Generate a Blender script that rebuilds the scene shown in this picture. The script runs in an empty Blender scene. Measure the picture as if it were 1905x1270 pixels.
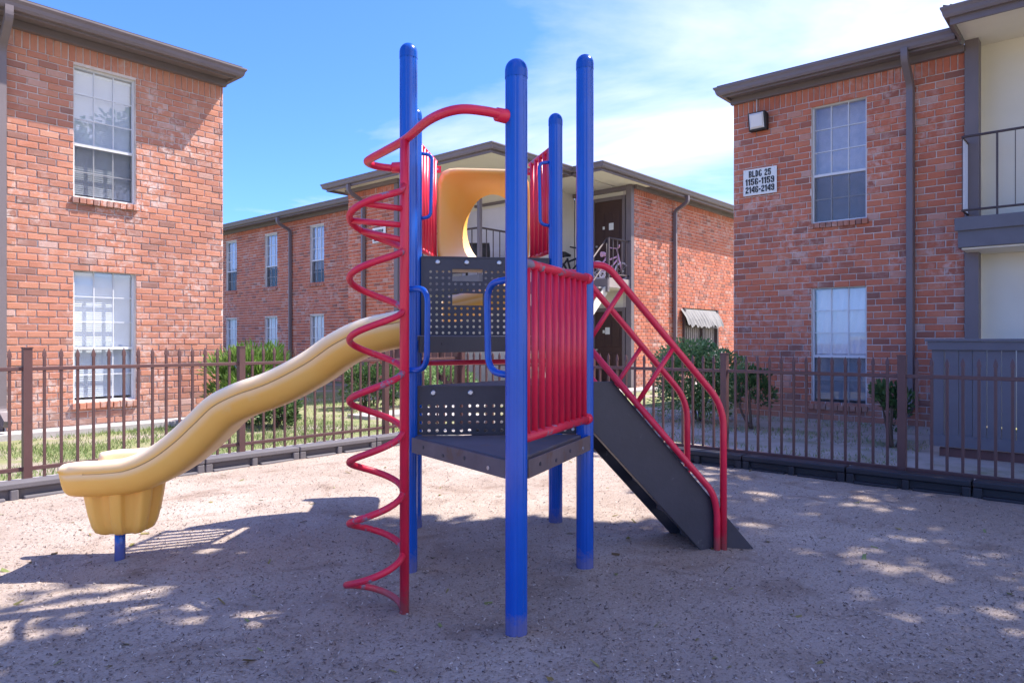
import bpy, math, random
from mathutils import Vector, Matrix, noise as mnoise
from math import sin, cos, pi, radians, sqrt
random.seed(7)
U = 0.72                       # metres per layout unit (eye height = 1.5 units)
F_PX = 1313.0
SC = bpy.context.scene
COL = SC.collection

# ------------------------------------------------------------------ camera
cd = bpy.data.cameras.new("camera"); cam = bpy.data.objects.new("camera", cd); COL.objects.link(cam)
cd.sensor_fit = 'HORIZONTAL'; cd.sensor_width = 36.0; cd.lens = 36.0 * F_PX / 1905.0
cd.clip_start = 0.05; cd.clip_end = 2000
cam.location = (0, 0, 1.5 * U); cam.rotation_euler = (radians(90), 0, 0)
SC.camera = cam
# ------------------------------------------------------------------ sun + sky
SUN = Vector((1.15, 0.40, 1.74)).normalized()
sl = bpy.data.lights.new("sun", 'SUN'); sl.energy = 2.35; sl.angle = radians(0.55); sl.color = (1.0, 0.93, 0.84)
so = bpy.data.objects.new("sun", sl); COL.objects.link(so); so.location = (20, 8, 30)
so.rotation_euler = SUN.to_track_quat('Z', 'Y').to_euler()
w = bpy.data.worlds.new("World"); SC.world = w; w.use_nodes = True
nt = w.node_tree; nt.nodes.clear()
out = nt.nodes.new('ShaderNodeOutputWorld'); bg = nt.nodes.new('ShaderNodeBackground')
sky = nt.nodes.new('ShaderNodeTexSky'); sky.sky_type = 'NISHITA'; sky.sun_disc = False
sky.sun_elevation = math.asin(SUN.z); sky.sun_rotation = math.atan2(SUN.x, SUN.y)
sky.altitude = 0; sky.air_density = 1.0; sky.dust_density = 0.6; sky.ozone_density = 2.2
bg.inputs['Strength'].default_value = 0.15
geo = nt.nodes.new('ShaderNodeTexCoord')
sep = nt.nodes.new('ShaderNodeSeparateXYZ'); nt.links.new(geo.outputs['Generated'], sep.inputs[0])
mx = nt.nodes.new('ShaderNodeMath'); mx.operation = 'MAXIMUM'; mx.inputs[1].default_value = 0.06
nt.links.new(sep.outputs['Z'], mx.inputs[0])
dv = nt.nodes.new('ShaderNodeVectorMath'); dv.operation = 'DIVIDE'
cz = nt.nodes.new('ShaderNodeCombineXYZ')
for i in range(3): nt.links.new(mx.outputs[0], cz.inputs[i])
nt.links.new(geo.outputs['Generated'], dv.inputs[0]); nt.links.new(cz.outputs[0], dv.inputs[1])
mp = nt.nodes.new('ShaderNodeMapping'); mp.inputs['Scale'].default_value = (0.42, 0.30, 0.0); mp.inputs['Location'].default_value = (1.7, 0.35, 0)
nt.links.new(dv.outputs[0], mp.inputs[0])
cn = nt.nodes.new('ShaderNodeTexNoise'); cn.inputs['Scale'].default_value = 1.1; cn.inputs['Detail'].default_value = 9; cn.inputs['Roughness'].default_value = 0.56; cn.inputs['Distortion'].default_value = 0.5
nt.links.new(mp.outputs[0], cn.inputs['Vector'])
grad = nt.nodes.new('ShaderNodeMath'); grad.operation = 'MULTIPLY_ADD'; grad.inputs[1].default_value = 0.20; 
nt.links.new(sep.outputs['X'], grad.inputs[0]); nt.links.new(cn.outputs['Fac'], grad.inputs[2])
cr = nt.nodes.new('ShaderNodeValToRGB'); cr.color_ramp.elements[0].position = 0.46; cr.color_ramp.elements[1].position = 0.80
cr.color_ramp.elements[0].color = (0, 0, 0, 1); cr.color_ramp.elements[1].color = (1, 1, 1, 1)
nt.links.new(grad.outputs[0], cr.inputs[0])
tint = nt.nodes.new('ShaderNodeMix'); tint.data_type = 'RGBA'; tint.blend_type = 'MULTIPLY'; tint.inputs[0].default_value = 1.0
tint.inputs[7].default_value = (0.175, 0.275, 0.54, 1)
nt.links.new(sky.outputs[0], tint.inputs[6])
mixc = nt.nodes.new('ShaderNodeMix'); mixc.data_type = 'RGBA'
nt.links.new(cr.outputs[0], mixc.inputs[0]); nt.links.new(tint.outputs[2], mixc.inputs[6]); mixc.inputs[7].default_value = (2.5, 2.4, 2.5, 1)
nt.links.new(mixc.outputs[2], bg.inputs[0]); nt.links.new(bg.outputs[0], out.inputs[0])
# ------------------------------------------------------------------ exposure
vs = SC.view_settings; vs.view_transform = 'Standard'; vs.look = 'None'; vs.exposure = 2.25; vs.gamma = 1.0; vs.use_curve_mapping = False
SC.cycles.max_bounces = 8; SC.cycles.transparent_max_bounces = 24
SC.cycles.use_denoising = True

# ================================================================== helpers
D1 = (0.659, 0.752); D2 = (-0.752, 0.659)
def B(x, y, z=0.0):            # building frame -> layout units
    return Vector((D1[0]*x + D2[0]*y, D1[1]*x + D2[1]*y, z))
def Wd(x, y, z=0.0): return Vector((x, y, z))

class MB:
    def __init__(s, fr=Wd):
        s.v = []; s.f = []; s.sm = []; s.tone = []; s.fr = fr; s.cur = 0.5
    def add(s, vs, fs, smooth=False, fr=None):
        fr = fr or s.fr; n = len(s.v)
        s.v += [fr(*p) for p in vs]
        s.f += [tuple(i + n for i in f) for f in fs]; s.sm += [smooth]*len(fs); s.tone += [s.cur]*len(fs)
        return s
    def raw(s, vs, fs, smooth=False):
        n = len(s.v); s.v += [Vector(p) for p in vs]
        s.f += [tuple(i + n for i in f) for f in fs]; s.sm += [smooth]*len(fs); s.tone += [s.cur]*len(fs)
        return s
    def box(s, a, b):
        x0, y0, z0 = [min(p, q) for p, q in zip(a, b)]; x1, y1, z1 = [max(p, q) for p, q in zip(a, b)]
        return s.add([(x0,y0,z0),(x1,y0,z0),(x1,y1,z0),(x0,y1,z0),(x0,y0,z1),(x1,y0,z1),(x1,y1,z1),(x0,y1,z1)],
              [(0,3,2,1),(4,5,6,7),(0,1,5,4),(1,2,6,5),(2,3,7,6),(3,0,4,7)])
    def obox(s, c, ax, ay, az):   # oriented box: centre and three half vectors (layout units, world)
        c = Vector(c); ax = Vector(ax); ay = Vector(ay); az = Vector(az)
        P = [c + i*ax + j*ay + k*az for k in (-1,1) for (i,j) in ((-1,-1),(1,-1),(1,1),(-1,1))]
        return s.raw(P, [(0,3,2,1),(4,5,6,7),(0,1,5,4),(1,2,6,5),(2,3,7,6),(3,0,4,7)])
    def tube(s, pts, r, seg=10, caps=True, closed=False, raw=False):
        P = [Vector(p) if raw else s.fr(*p) for p in pts]; n = len(P); base = len(s.v)
        rr = r if isinstance(r, (list, tuple)) else [r]*n
        T = []
        for i in range(n):
            a = P[(i-1) % n] if (closed or i > 0) else P[0]; b = P[(i+1) % n] if (closed or i < n-1) else P[-1]
            T.append((b - a).normalized())
        up = Vector((0,0,1)) if abs(T[0].z) < .9 else Vector((1,0,0))
        N = (up - T[0]*up.dot(T[0])).normalized()
        for i in range(n):
            N = (N - T[i]*N.dot(T[i])).normalized(); Bn = T[i].cross(N)
            for k in range(seg):
                a = 2*pi*k/seg; s.v.append(P[i] + rr[i]*(cos(a)*N + sin(a)*Bn))
        m = n if closed else n-1
        for i in range(m):
            for k in range(seg):
                a = base+i*seg; b = base+((i+1) % n)*seg; k2 = (k+1) % seg
                s.f.append((a+k, a+k2, b+k2, b+k)); s.sm.append(True); s.tone.append(s.cur)
        if caps and not closed:
            s.f.append(tuple(base+k for k in range(seg))[::-1]); s.f.append(tuple(base+(n-1)*seg+k for k in range(seg)))
            s.sm += [False]*2; s.tone += [s.cur]*2
        return s
    def lathe(s, c, prof, seg=24, caps=True):   # prof: (r, z)
        base = len(s.v); c = Vector(c)
        for r, z in prof:
            for k in range(seg):
                a = 2*pi*k/seg; s.v.append(c + Vector((r*cos(a), r*sin(a), z)))
        for i in range(len(prof)-1):
            for k in range(seg):
                k2 = (k+1) % seg; a = base+i*seg; b = a+seg
                s.f.append((a+k, a+k2, b+k2, b+k)); s.sm.append(True); s.tone.append(s.cur)
        if caps:
            s.f.append(tuple(base+k for k in range(seg))[::-1]); s.f.append(tuple(base+(len(prof)-1)*seg+k for k in range(seg)))
            s.sm += [False]*2; s.tone += [s.cur]*2
        return s
    def prism(s, poly, off):      # poly: world-unit 3D points, extruded by off
        P = [Vector(p) for p in poly]; n = len(P); o = Vector(off)
        return s.raw(P + [p+o for p in P], [tuple(range(n))[::-1], tuple(range(n, 2*n))] + [(i, (i+1) % n, (i+1) % n+n, i+n) for i in range(n)])
    def build(s, name, mat, parent=None, bevel=0, tones=False, kind=None, label=None, wn=True):
        me = bpy.data.meshes.new(name)
        me.from_pydata([(p.x*U, p.y*U, p.z*U) for p in s.v], [], s.f)
        me.polygons.foreach_set('use_smooth', s.sm)
        if tones:
            at = me.attributes.new('tone', 'FLOAT', 'FACE'); at.data.foreach_set('value', s.tone)
        me.materials.append(mat); me.update()
        o = bpy.data.objects.new(name, me); COL.objects.link(o)
        if bevel:
            bv = o.modifiers.new('bevel', 'BEVEL'); bv.width = bevel*U; bv.segments = 2; bv.limit_method = 'ANGLE'; bv.angle_limit = radians(40)
        if parent is not None: attach(o, parent)
        if kind: o['kind'] = kind
        if label: o['label'] = label
        return o
def world_of(o):
    m = Matrix.LocRotScale(o.location, o.rotation_euler, o.scale)
    return world_of(o.parent) @ o.matrix_parent_inverse @ m if o.parent else m
def attach(o, parent):
    o.parent = parent; o.matrix_parent_inverse = world_of(parent).inverted()
def thing(name, label, cat, at, group=None):
    o = bpy.data.objects.new(name, None); COL.objects.link(o); o.location = (at[0]*U, at[1]*U, (at[2] if len(at) > 2 else 0)*U)
    o.empty_display_size = 0.2; tag(o, label, cat, group); return o
def tag(o, label, cat, group=None):
    o['label'] = label; o['category'] = cat
    if group: o['group'] = group
    return o
def rebase(o, at):               # move a single-mesh thing's origin to its base
    at = Vector(at)*U; o.data.transform(Matrix.Translation(-at)); o.location = at; return o
def copy_at(o, off, parent=None):
    c = o.copy(); COL.objects.link(c); c.location = o.location + Vector(off)*U
    return c
def fillet(pts, r, n=6):
    P = [Vector(p) for p in pts]; res = [P[0]]
    for i in range(1, len(P)-1):
        a, b, c = P[i-1], P[i], P[i+1]; d1 = (a-b); d2 = (c-b)
        t = min(r, d1.length*.48, d2.length*.48); p = b+d1.normalized()*t; q = b+d2.normalized()*t
        for k in range(n+1):
            u = k/n; res.append((1-u)**2*p + 2*u*(1-u)*b + u*u*q)
    res.append(P[-1]); return res
def catmull(pts, n=8):
    P = [Vector(p) for p in pts]; res = []
    for i in range(len(P)-1):
        p0 = P[max(i-1, 0)]; p1 = P[i]; p2 = P[i+1]; p3 = P[min(i+2, len(P)-1)]
        for k in range(n):
            t = k/n; res.append(0.5*((2*p1)+(p2-p0)*t+(2*p0-5*p1+4*p2-p3)*t*t+(3*p1-p0-3*p2+p3)*t**3))
    res.append(P[-1]); return res

# ------------------------------------------------------------------ materials
def L(c): return tuple(c)+(1,)
class NT:
    def __init__(s, name):
        s.m = bpy.data.materials.new(name); s.m.use_nodes = True; s.t = s.m.node_tree; s.b = s.t.nodes['Principled BSDF']
        s.o = s.t.nodes['Material Output']; s.tc = None
    def n(s, ty, **kw):
        x = s.t.nodes.new(ty)
        for k, v in kw.items(): setattr(x, k, v)
        return x
    def l(s, a, b): s.t.links.new(a, b)
    def coord(s):
        if not s.tc: s.tc = s.n('ShaderNodeNewGeometry')
        return s.tc.outputs['Position']
    def noise(s, scale, detail=4, rough=.55, vec=None, dist=0):
        x = s.n('ShaderNodeTexNoise'); x.inputs['Scale'].default_value = scale; x.inputs['Detail'].default_value = detail
        x.inputs['Roughness'].default_value = rough; x.inputs['Distortion'].default_value = dist; s.l(vec or s.coord(), x.inputs['Vector']); return x.outputs['Fac']
    def ramp(s, fac, stops):
        x = s.n('ShaderNodeValToRGB'); e = x.color_ramp.elements
        while len(e) > len(stops): e.remove(e[-1])
        while len(e) < len(stops): e.new(.5)
        for i, (p, c) in enumerate(stops): e[i].position = p; e[i].color = L(c) if len(c) == 3 else c
        s.l(fac, x.inputs[0]); return x.outputs[0]
    def mix(s, fac, a, b, mode='MIX'):
        x = s.n('ShaderNodeMix'); x.data_type = 'RGBA'; x.blend_type = mode
        for sock, v in ((x.inputs[0], fac), (x.inputs[6], a), (x.inputs[7], b)):
            if hasattr(v, 'links'): s.l(v, sock)
            elif isinstance(v, (int, float)): sock.default_value = v
            else: sock.default_value = L(v)
        return x.outputs[2]
    def math(s, op, a, b=None, c=None):
        x = s.n('ShaderNodeMath'); x.operation = op
        for i, v in enumerate((a, b, c)):
            if v is None: continue
            if hasattr(v, 'links'): s.l(v, x.inputs[i])
            else: x.inputs[i].default_value = v
        return x.outputs[0]
    def attr(s, name):
        x = s.n('ShaderNodeAttribute'); x.attribute_name = name; return x.outputs['Fac']
    def bump(s, h, strength=.3, dist=.01):
        x = s.n('ShaderNodeBump'); x.inputs['Strength'].default_value = strength; x.inputs['Distance'].default_value = dist
        s.l(h, x.inputs['Height']); s.l(x.outputs[0], s.b.inputs['Normal'])
    def col(s, c):
        if hasattr(c, 'links'): s.l(c, s.b.inputs['Base Color'])
        else: s.b.inputs['Base Color'].default_value = L(c)
    def set(s, rough=.6, metal=0, spec=.5, coat=0):
        s.b.inputs['Roughness'].default_value = rough; s.b.inputs['Metallic'].default_value = metal
        s.b.inputs['Specular IOR Level'].default_value = spec; s.b.inputs['Coat Weight'].default_value = coat; return s
def plain(name, c, rough=.6, var=.25, scale=6, bump=.15, bscale=60, spec=.4, metal=0, wear=None, wearpos=.66, wscale=9, soil=False):
    k = NT(name); k.set(rough, metal, spec)
    n = k.noise(scale, 5, .6); cc = k.mix(n, tuple(x*(1-var) for x in c), tuple(min(1, x*(1+var)) for x in c))
    if wear:
        f = k.ramp(k.noise(wscale, 8, .72), [(wearpos, (0,0,0)), (wearpos+.04, (1,1,1))]); cc = k.mix(f, cc, wear)
    if soil:      # mud splashed up from the dirt, and faint chalky streaks down the paint
        sp = k.n('ShaderNodeSeparateXYZ'); k.l(k.coord(), sp.inputs[0])
        lo = k.ramp(k.math('SUBTRACT', k.math('MULTIPLY', k.noise(26, 6, .75), .22), sp.outputs['Z']), [(.0, (0,0,0)), (.06, (1,1,1))])
        cc = k.mix(k.math('MULTIPLY', lo, .45), cc, (.22,.165,.14))
        mpn = k.n('ShaderNodeMapping'); mpn.inputs['Scale'].default_value = (38, 38, 1.3); k.l(k.coord(), mpn.inputs[0])
        st_ = k.ramp(k.noise(1.0, 5, .6, vec=mpn.outputs[0]), [(.52, (0,0,0)), (.72, (1,1,1))]); cc = k.mix(k.math('MULTIPLY', st_, .10), cc, tuple(min(1, x*1.7+.06) for x in c))
    k.col(cc)
    if bump: k.bump(k.noise(bscale, 4, .6), bump, .004)
    return k.m
M = {}
def brick_mat(name, stops, chalk=.55, wash=.0):
    k = NT(name); k.set(.88, 0, .25)
    base = k.ramp(k.attr('tone'), stops)
    n1 = k.noise(34, 5, .65); base = k.mix(k.math('MULTIPLY', n1, .42), base, (.20, .075, .06))
    n1b = k.noise(9, 4, .6); base = k.mix(k.math('MULTIPLY', n1b, .35), base, (.50, .22, .13))
    patch = k.ramp(k.noise(1.1, 4, .6), [(.44, (0,0,0)), (.66, (1,1,1))]); fine = k.ramp(k.noise(11, 6, .72), [(.48, (0,0,0)), (.62, (1,1,1))])
    f = k.math('MULTIPLY', k.math('MULTIPLY', patch, fine), chalk); base = k.mix(f, base, (.62, .50, .47))
    base = k.mix(k.math('MULTIPLY', k.noise(5, 5, .65), wash), base, (.62, .50, .46))
    # damp, soiled courses near the ground
    sp = k.n('ShaderNodeSeparateXYZ'); k.l(k.coord(), sp.inputs[0])
    low = k.math('SUBTRACT', k.math('MULTIPLY', k.noise(2.2, 4), .9), sp.outputs['Z']); low = k.ramp(low, [(.0, (0,0,0)), (.35, (1,1,1))])
    base = k.mix(k.math('MULTIPLY', low, .45), base, (.30, .22, .18))
    k.col(base); k.bump(k.noise(70, 5, .7), .5, .006); return k.m
M['brick'] = brick_mat('weathered brick', [(0, (.20,.09,.08)), (.14, (.38,.135,.085)), (.45, (.54,.185,.105)), (.72, (.60,.235,.135)), (.9, (.58,.29,.20)), (1, (.60,.40,.36))], .95, .20)
M['brick_red'] = brick_mat('deep red brick', [(0, (.20,.08,.07)), (.2, (.44,.11,.062)), (.6, (.62,.155,.075)), (.9, (.64,.21,.115)), (1, (.58,.36,.31))], .62, .08)
M['mortar'] = plain('mortar', (.64,.57,.54), .95, .3, 9, .5, 90, .1)
M['trim'] = plain('taupe painted trim', (.175,.145,.155), .5, .15, 3, .1, 40)
M['cream'] = plain('cream stucco', (.80,.75,.65), .8, .07, 2, .2, 60, .2)
M['white'] = plain('white window paint', (.66,.67,.70), .45, .08, 5, .05)
M['blind'] = plain('white blind', (.86,.88,.92), .5, .05, 5, 0)
M['sheet'] = plain('clear plastic sheet', (.93,.92,.94), .25, .05, 3, .1)
M['curtain'] = plain('white curtain', (.70,.68,.74), .8, .1, 3, .1)
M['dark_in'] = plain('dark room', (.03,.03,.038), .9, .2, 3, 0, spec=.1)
M['shingle'] = plain('asphalt shingle', (.11,.10,.10), .95, .35, 14, .5, 40, .1)
M['concrete'] = plain('concrete', (.40,.37,.36), .9, .18, 3, .4, 50, .2)
M['fence'] = plain('brown fence enamel', (.105,.052,.05), .42, .2, 8, .15, 60, .5, wear=(.24,.14,.10), wearpos=.70)
M['black'] = plain('black coated steel', (.046,.043,.055), .42, .35, 5, .25, 45, .45, wear=(.10,.095,.105), wearpos=.64)
M['deck'] = plain('worn deck coating', (.125,.11,.122), .6, .35, 6, .3, 50, .4, wear=(.15,.11,.10), wearpos=.56)
M['edge'] = plain('rusty deck edge', (.14,.105,.108), .55, .5, 7, .3, 50, .4, wear=(.14,.085,.07), wearpos=.55)
M['timber'] = plain('grey plastic border', (.13,.12,.13), .62, .2, 5, .3, 60, .3)
M['timber_dark'] = plain('black plastic border', (.022,.023,.03), .5, .25, 5, .3, 60, .4)
M['blue'] = plain('blue enamel', (.002,.078,.42), .20, .22, 5, .05, 30, .55, wear=(.26,.36,.60), wearpos=.715, wscale=20, soil=True)
M['blue_cap'] = plain('blue plastic cap', (.002,.07,.38), .25, .1, 5, 0)
M['red'] = plain('red enamel', (.68,.018,.058), .33, .2, 6, .08, 30, .5, wear=(.50,.30,.30), wearpos=.70, wscale=22, soil=True)
M['red_worn'] = plain('worn red dip coating', (.64,.017,.052), .42, .2, 6, .2, 30, .45, wear=(.22,.17,.22), wearpos=.555, wscale=9, soil=True)
def slide_mat():
    k = NT('yellow rotomoulded plastic'); k.set(.42, 0, .4)
    n = k.noise(3.5, 5, .6); c = k.mix(n, (.88,.43,.065), (.90,.53,.13))
    f = k.ramp(k.noise(5, 7, .7), [(.58, (0,0,0)), (.75, (1,1,1))])
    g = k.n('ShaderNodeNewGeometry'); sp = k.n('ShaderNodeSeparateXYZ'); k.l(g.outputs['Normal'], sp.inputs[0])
    up = k.ramp(k.math('MULTIPLY_ADD', sp.outputs['Z'], .5, .5), [(.46, (0,0,0)), (.86, (1,1,1))])     # lit top painted into the colour: cream where the surface faces up
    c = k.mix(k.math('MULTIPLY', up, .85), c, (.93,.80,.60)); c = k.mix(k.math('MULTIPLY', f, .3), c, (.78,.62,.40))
    k.col(c); k.bump(k.noise(160, 3, .6), .08, .002)
    k.b.inputs['Subsurface Weight'].default_value = .12; k.b.inputs['Subsurface Radius'].default_value = (.03,.015,.005)
    return k.m
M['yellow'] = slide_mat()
M['seam'] = plain('slide seam', (.45,.27,.09), .6, .2, 8, 0)
M['steel'] = plain('galvanised bolt', (.55,.55,.57), .35, .1, 20, 0, metal=.9)
M['door'] = plain('dark brown door', (.055,.026,.024), .45, .3, 4, .2, 30)
M['patio'] = plain('slate painted boards', (.15,.148,.175), .6, .16, 5, .3, 30, .3, wear=(.30,.24,.20), wearpos=.735)
M['rawwood'] = plain('bare brown wood', (.16,.09,.085), .8, .3, 5, .4, 40, .2)
M['lamp_glass'] = plain('frosted lamp lens', (.72,.70,.70), .3, .1, 6, .05)
M['sign'] = plain('white sign board', (.74,.76,.74), .5, .05, 4, 0)
M['ink'] = plain('black lettering', (.018,.02,.024), .6, .1, 4, 0)
M['pink'] = plain('pink paint', (.72,.42,.60), .4, .15, 5, 0)
M['tyre'] = plain('bike tyre', (.62,.58,.64), .6, .15, 5, 0)
M['dark'] = plain('dark rubber', (.03,.028,.03), .6, .2, 5, 0)
M['bark'] = plain('bark', (.13,.095,.075), .95, .4, 6, .8, 30, .1)
M['rail'] = plain('balcony rail', (.085,.062,.065), .5, .2, 6, .1)
M['stair'] = plain('weathered stair', (.38,.33,.31), .85, .2, 4, .3)
M['awning'] = plain('frayed canvas', (.24,.235,.235), .9, .25, 7, .3, 40, .1)
M['board'] = plain('weathered lattice', (.33,.30,.31), .9, .3, 6, .3, 40, .1)
def glass_mat():
    k = NT('window glass'); k.t.nodes.remove(k.b)
    t = k.n('ShaderNodeBsdfTransparent'); t.inputs[0].default_value = (.94,.96,.98,1); g = k.n('ShaderNodeBsdfGlossy'); g.inputs['Roughness'].default_value = .015
    f = k.n('ShaderNodeFresnel'); f.inputs['IOR'].default_value = 2.1; mxs = k.n('ShaderNodeMixShader')
    gg = k.n('ShaderNodeNewGeometry'); k.l(k.math('MULTIPLY', k.math('MULTIPLY', f.outputs[0], 1.3), k.math('SUBTRACT', 1.0, gg.outputs['Backfacing'])), mxs.inputs[0]); k.l(t.outputs[0], mxs.inputs[1]); k.l(g.outputs[0], mxs.inputs[2]); k.l(mxs.outputs[0], k.o.inputs[0]); return k.m
M['glass'] = glass_mat()
def screen_mat():
    k = NT('insect screen'); k.b.inputs['Base Color'].default_value = (.05,.05,.06,1); k.set(.8, 0, .1); k.b.inputs['Alpha'].default_value = .38; return k.m
M['screen'] = screen_mat()
def leaf_mat(name, a, b, c):
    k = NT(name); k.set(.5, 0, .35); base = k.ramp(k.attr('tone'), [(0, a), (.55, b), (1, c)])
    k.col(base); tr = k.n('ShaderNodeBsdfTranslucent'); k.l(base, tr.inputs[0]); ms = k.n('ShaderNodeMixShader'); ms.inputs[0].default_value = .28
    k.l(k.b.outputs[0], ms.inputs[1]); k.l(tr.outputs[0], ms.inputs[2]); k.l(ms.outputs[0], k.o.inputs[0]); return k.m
M['leaf_lime'] = leaf_mat('bright oleander leaf', (.05,.11,.02), (.16,.28,.05), (.32,.42,.12))
M['leaf_dark'] = leaf_mat('dark hedge leaf', (.03,.07,.025), (.07,.14,.045), (.17,.26,.09))
M['leaf_mid'] = leaf_mat('hedge leaf', (.055,.13,.04), (.16,.29,.10), (.36,.48,.22))
M['leaf_dry'] = leaf_mat('fallen leaf', (.16,.10,.05), (.30,.26,.08), (.24,.30,.10))
M['blade'] = leaf_mat('grass blade', (.08,.13,.035), (.20,.28,.09), (.36,.40,.18))
M['chip'] = leaf_mat('wood chip', (.08,.05,.04), (.27,.21,.175), (.66,.57,.50))
def dirt_mat():
    k = NT('mulch and bare dirt'); k.set(.97, 0, .1)
    a = k.noise(.8, 5, .6); b = k.noise(6, 6, .65); c = k.noise(85, 6, .72); d = k.noise(260, 4, .7)
    col = k.ramp(a, [(.33, (.36,.29,.245)), (.52, (.46,.385,.335)), (.68, (.56,.485,.43))])
    col = k.mix(k.math('MULTIPLY', b, .5), col, (.30,.22,.17))
    sp = k.ramp(c, [(.36, (0,0,0)), (.46, (1,1,1))]); col = k.mix(sp, (.20,.145,.11), col)
    hi = k.ramp(d, [(.62, (0,0,0)), (.72, (1,1,1))]); col = k.mix(k.math('MULTIPLY', hi, .45), col, (.52,.45,.40))
    dark = k.ramp(k.noise(2.6, 5, .65, dist=.6), [(.53, (0,0,0)), (.70, (1,1,1))]); col = k.mix(k.math('MULTIPLY', dark, .6), col, (.19,.125,.09))
    k.col(col); h = k.math('ADD', k.math('MULTIPLY', c, .6), k.math('MULTIPLY', d, .5)); k.bump(h, .75, .014); return k.m
M['dirt'] = dirt_mat()
def lawn_mat():
    k = NT('patchy lawn'); k.set(.97, 0, .1); a = k.noise(.9, 5, .65); b = k.noise(30, 6, .7)
    col = k.ramp(a, [(.40, (.40,.345,.30)), (.50, (.29,.31,.15)), (.64, (.17,.24,.08))]); col = k.mix(k.math('MULTIPLY', b, .6), col, (.20,.155,.11))
    k.col(col); k.bump(b, .8, .03); return k.m
M['lawn'] = lawn_mat()
def soil_mat():
    k = NT('sandy soil with moss'); k.set(.97, 0, .1); a = k.noise(1.6, 6, .68); b = k.noise(60, 6, .7)
    col = k.ramp(a, [(.42, (.52,.46,.42)), (.56, (.40,.36,.30)), (.70, (.22,.25,.12))]); col = k.mix(k.math('MULTIPLY', b, .5), col, (.30,.24,.20))
    k.col(col); k.bump(b, .8, .02); return k.m
M['soil'] = soil_mat()

# ================================================================== ground
g = MB(); S = 400
g.add([(-S,-S,-.05),(S,-S,-.05),(S,S,-.05),(-S,S,-.05)], [(0,1,2,3)])
o = g.build('ground', M['lawn']); o['kind'] = 'structure'
BUMPS = [(-.667,4.55,.13,.022), (.478,4.63,.13,.02), (.355,5.76,.13,.02), (-.775,5.63,.13,.018), (.022,3.59,.14,.024), (-.592,3.885,.10,.018), (-2.63,4.85,.10,.02), (1.5,5.07,.14,.02), (-3.1,4.85,.45,-.022), (2.0,5.2,.4,-.02), (-.75,3.7,.3,-.02), (-.1,4.1,.5,-.02)]
def ground_z(x, y):
    e = 0.0
    for (a, b, s_, h) in BUMPS:
        d2 = ((x-a)**2+(y-b)**2)/(s_*s_)
        if d2 < 9: e += h*math.exp(-d2)
    return e + .016*mnoise.noise(Vector((x*.9, y*.9, 0))) + .008*mnoise.noise(Vector((x*3.1, y*3.1, 4))) + .003*mnoise.noise(Vector((x*13, y*13, 9)))
g = MB(B); N = 260; x0, x1, y0, y1 = -7.5, 8.12, -7.5, 8.06
vv = []; ff = []
for j in range(N+1):
    for i in range(N+1):
        x = x0+(x1-x0)*i/N; y = y0+(y1-y0)*j/N; p = B(x, y); vv.append((x, y, ground_z(p.x, p.y)+.008))
for j in range(N):
    for i in range(N): q = j*(N+1)+i; ff.append((q, q+1, q+N+2, q+N+1))
g.add(vv, ff, True); o = g.build('playground_dirt', M['dirt']); o['kind'] = 'structure'
# concrete kerb strips under the fences and footpaths
def slab(name, x0, y0, x1, y1, z):
    g = MB(B); g.box((x0, y0, -.3), (x1, y1, z)); o = g.build(name, M['concrete'], bevel=.01); o['kind'] = 'structure'; return o
slab('pavement', -12, 8.20, 8.95, 8.98, .03); slab('pavement', 8.24, -6, 8.72, 8.20, .03)
g = MB(B); g.add([(8.72,-5,-.046),(14.6,-5,-.046),(14.6,9.2,-.046),(8.72,9.2,-.046)], [(0,1,2,3)]); o = g.build('bare_soil', M['soil']); o['kind'] = 'structure'
slab('path', 8.6, 11.3, 30, 12.0, .02); slab('path', 9.6, 9.0, 10.4, 11.3, .024)
slab('foundation_path', -4, 13.15, 6.95, 13.64, .05)

# wood chips and scraps over the dirt: real little flakes
def flakes(name, mat, n, smin, smax, tones, zone, seed, pw=1.0):
    r = random.Random(seed); g = MB()
    for _ in range(n):
        while True:
            Y = 2.6 + 8.5*r.random()**pw; X = (r.random()*2-1)*.78*Y
            xb = D1[0]*X + D1[1]*Y; yb = D2[0]*X + D2[1]*Y
            if xb < 7.9 and yb < 7.85 and zone(X, Y): break
        s = r.uniform(smin, smax); a = r.random()*2*pi; tz = r.uniform(-.5, .5); z = ground_z(X, Y)+.008+.004
        u = Vector((cos(a), sin(a), tz))*s; v = Vector((-sin(a), cos(a), r.uniform(-.6, .6)))*s*r.uniform(.2, .55); c = Vector((X, Y, z+abs(tz)*s*.5))
        g.cur = tones(r); k = r.uniform(-.3, .3)*s
        g.raw([c-u-v*.6, c+u-v, c+u*.8+v, c-u*.9+v*.8+Vector((0,0,k))], [(0,1,2,3)])
    return g.build(name, mat, tones=True, kind='stuff')
o = flakes('wood_chips', M['chip'], 52000, .003, .0095, lambda r: r.random()**1.1, lambda X, Y: True, 3, 1.25); tag(o, 'loose wood chips and twigs strewn over the playground dirt', 'wood chips')
o = flakes('fallen_leaves', M['leaf_dry'], 130, .014, .034, lambda r: r.random(), lambda X, Y: True, 5, .9); tag(o, 'yellow and brown fallen leaves scattered on the playground dirt', 'leaves')

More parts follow.
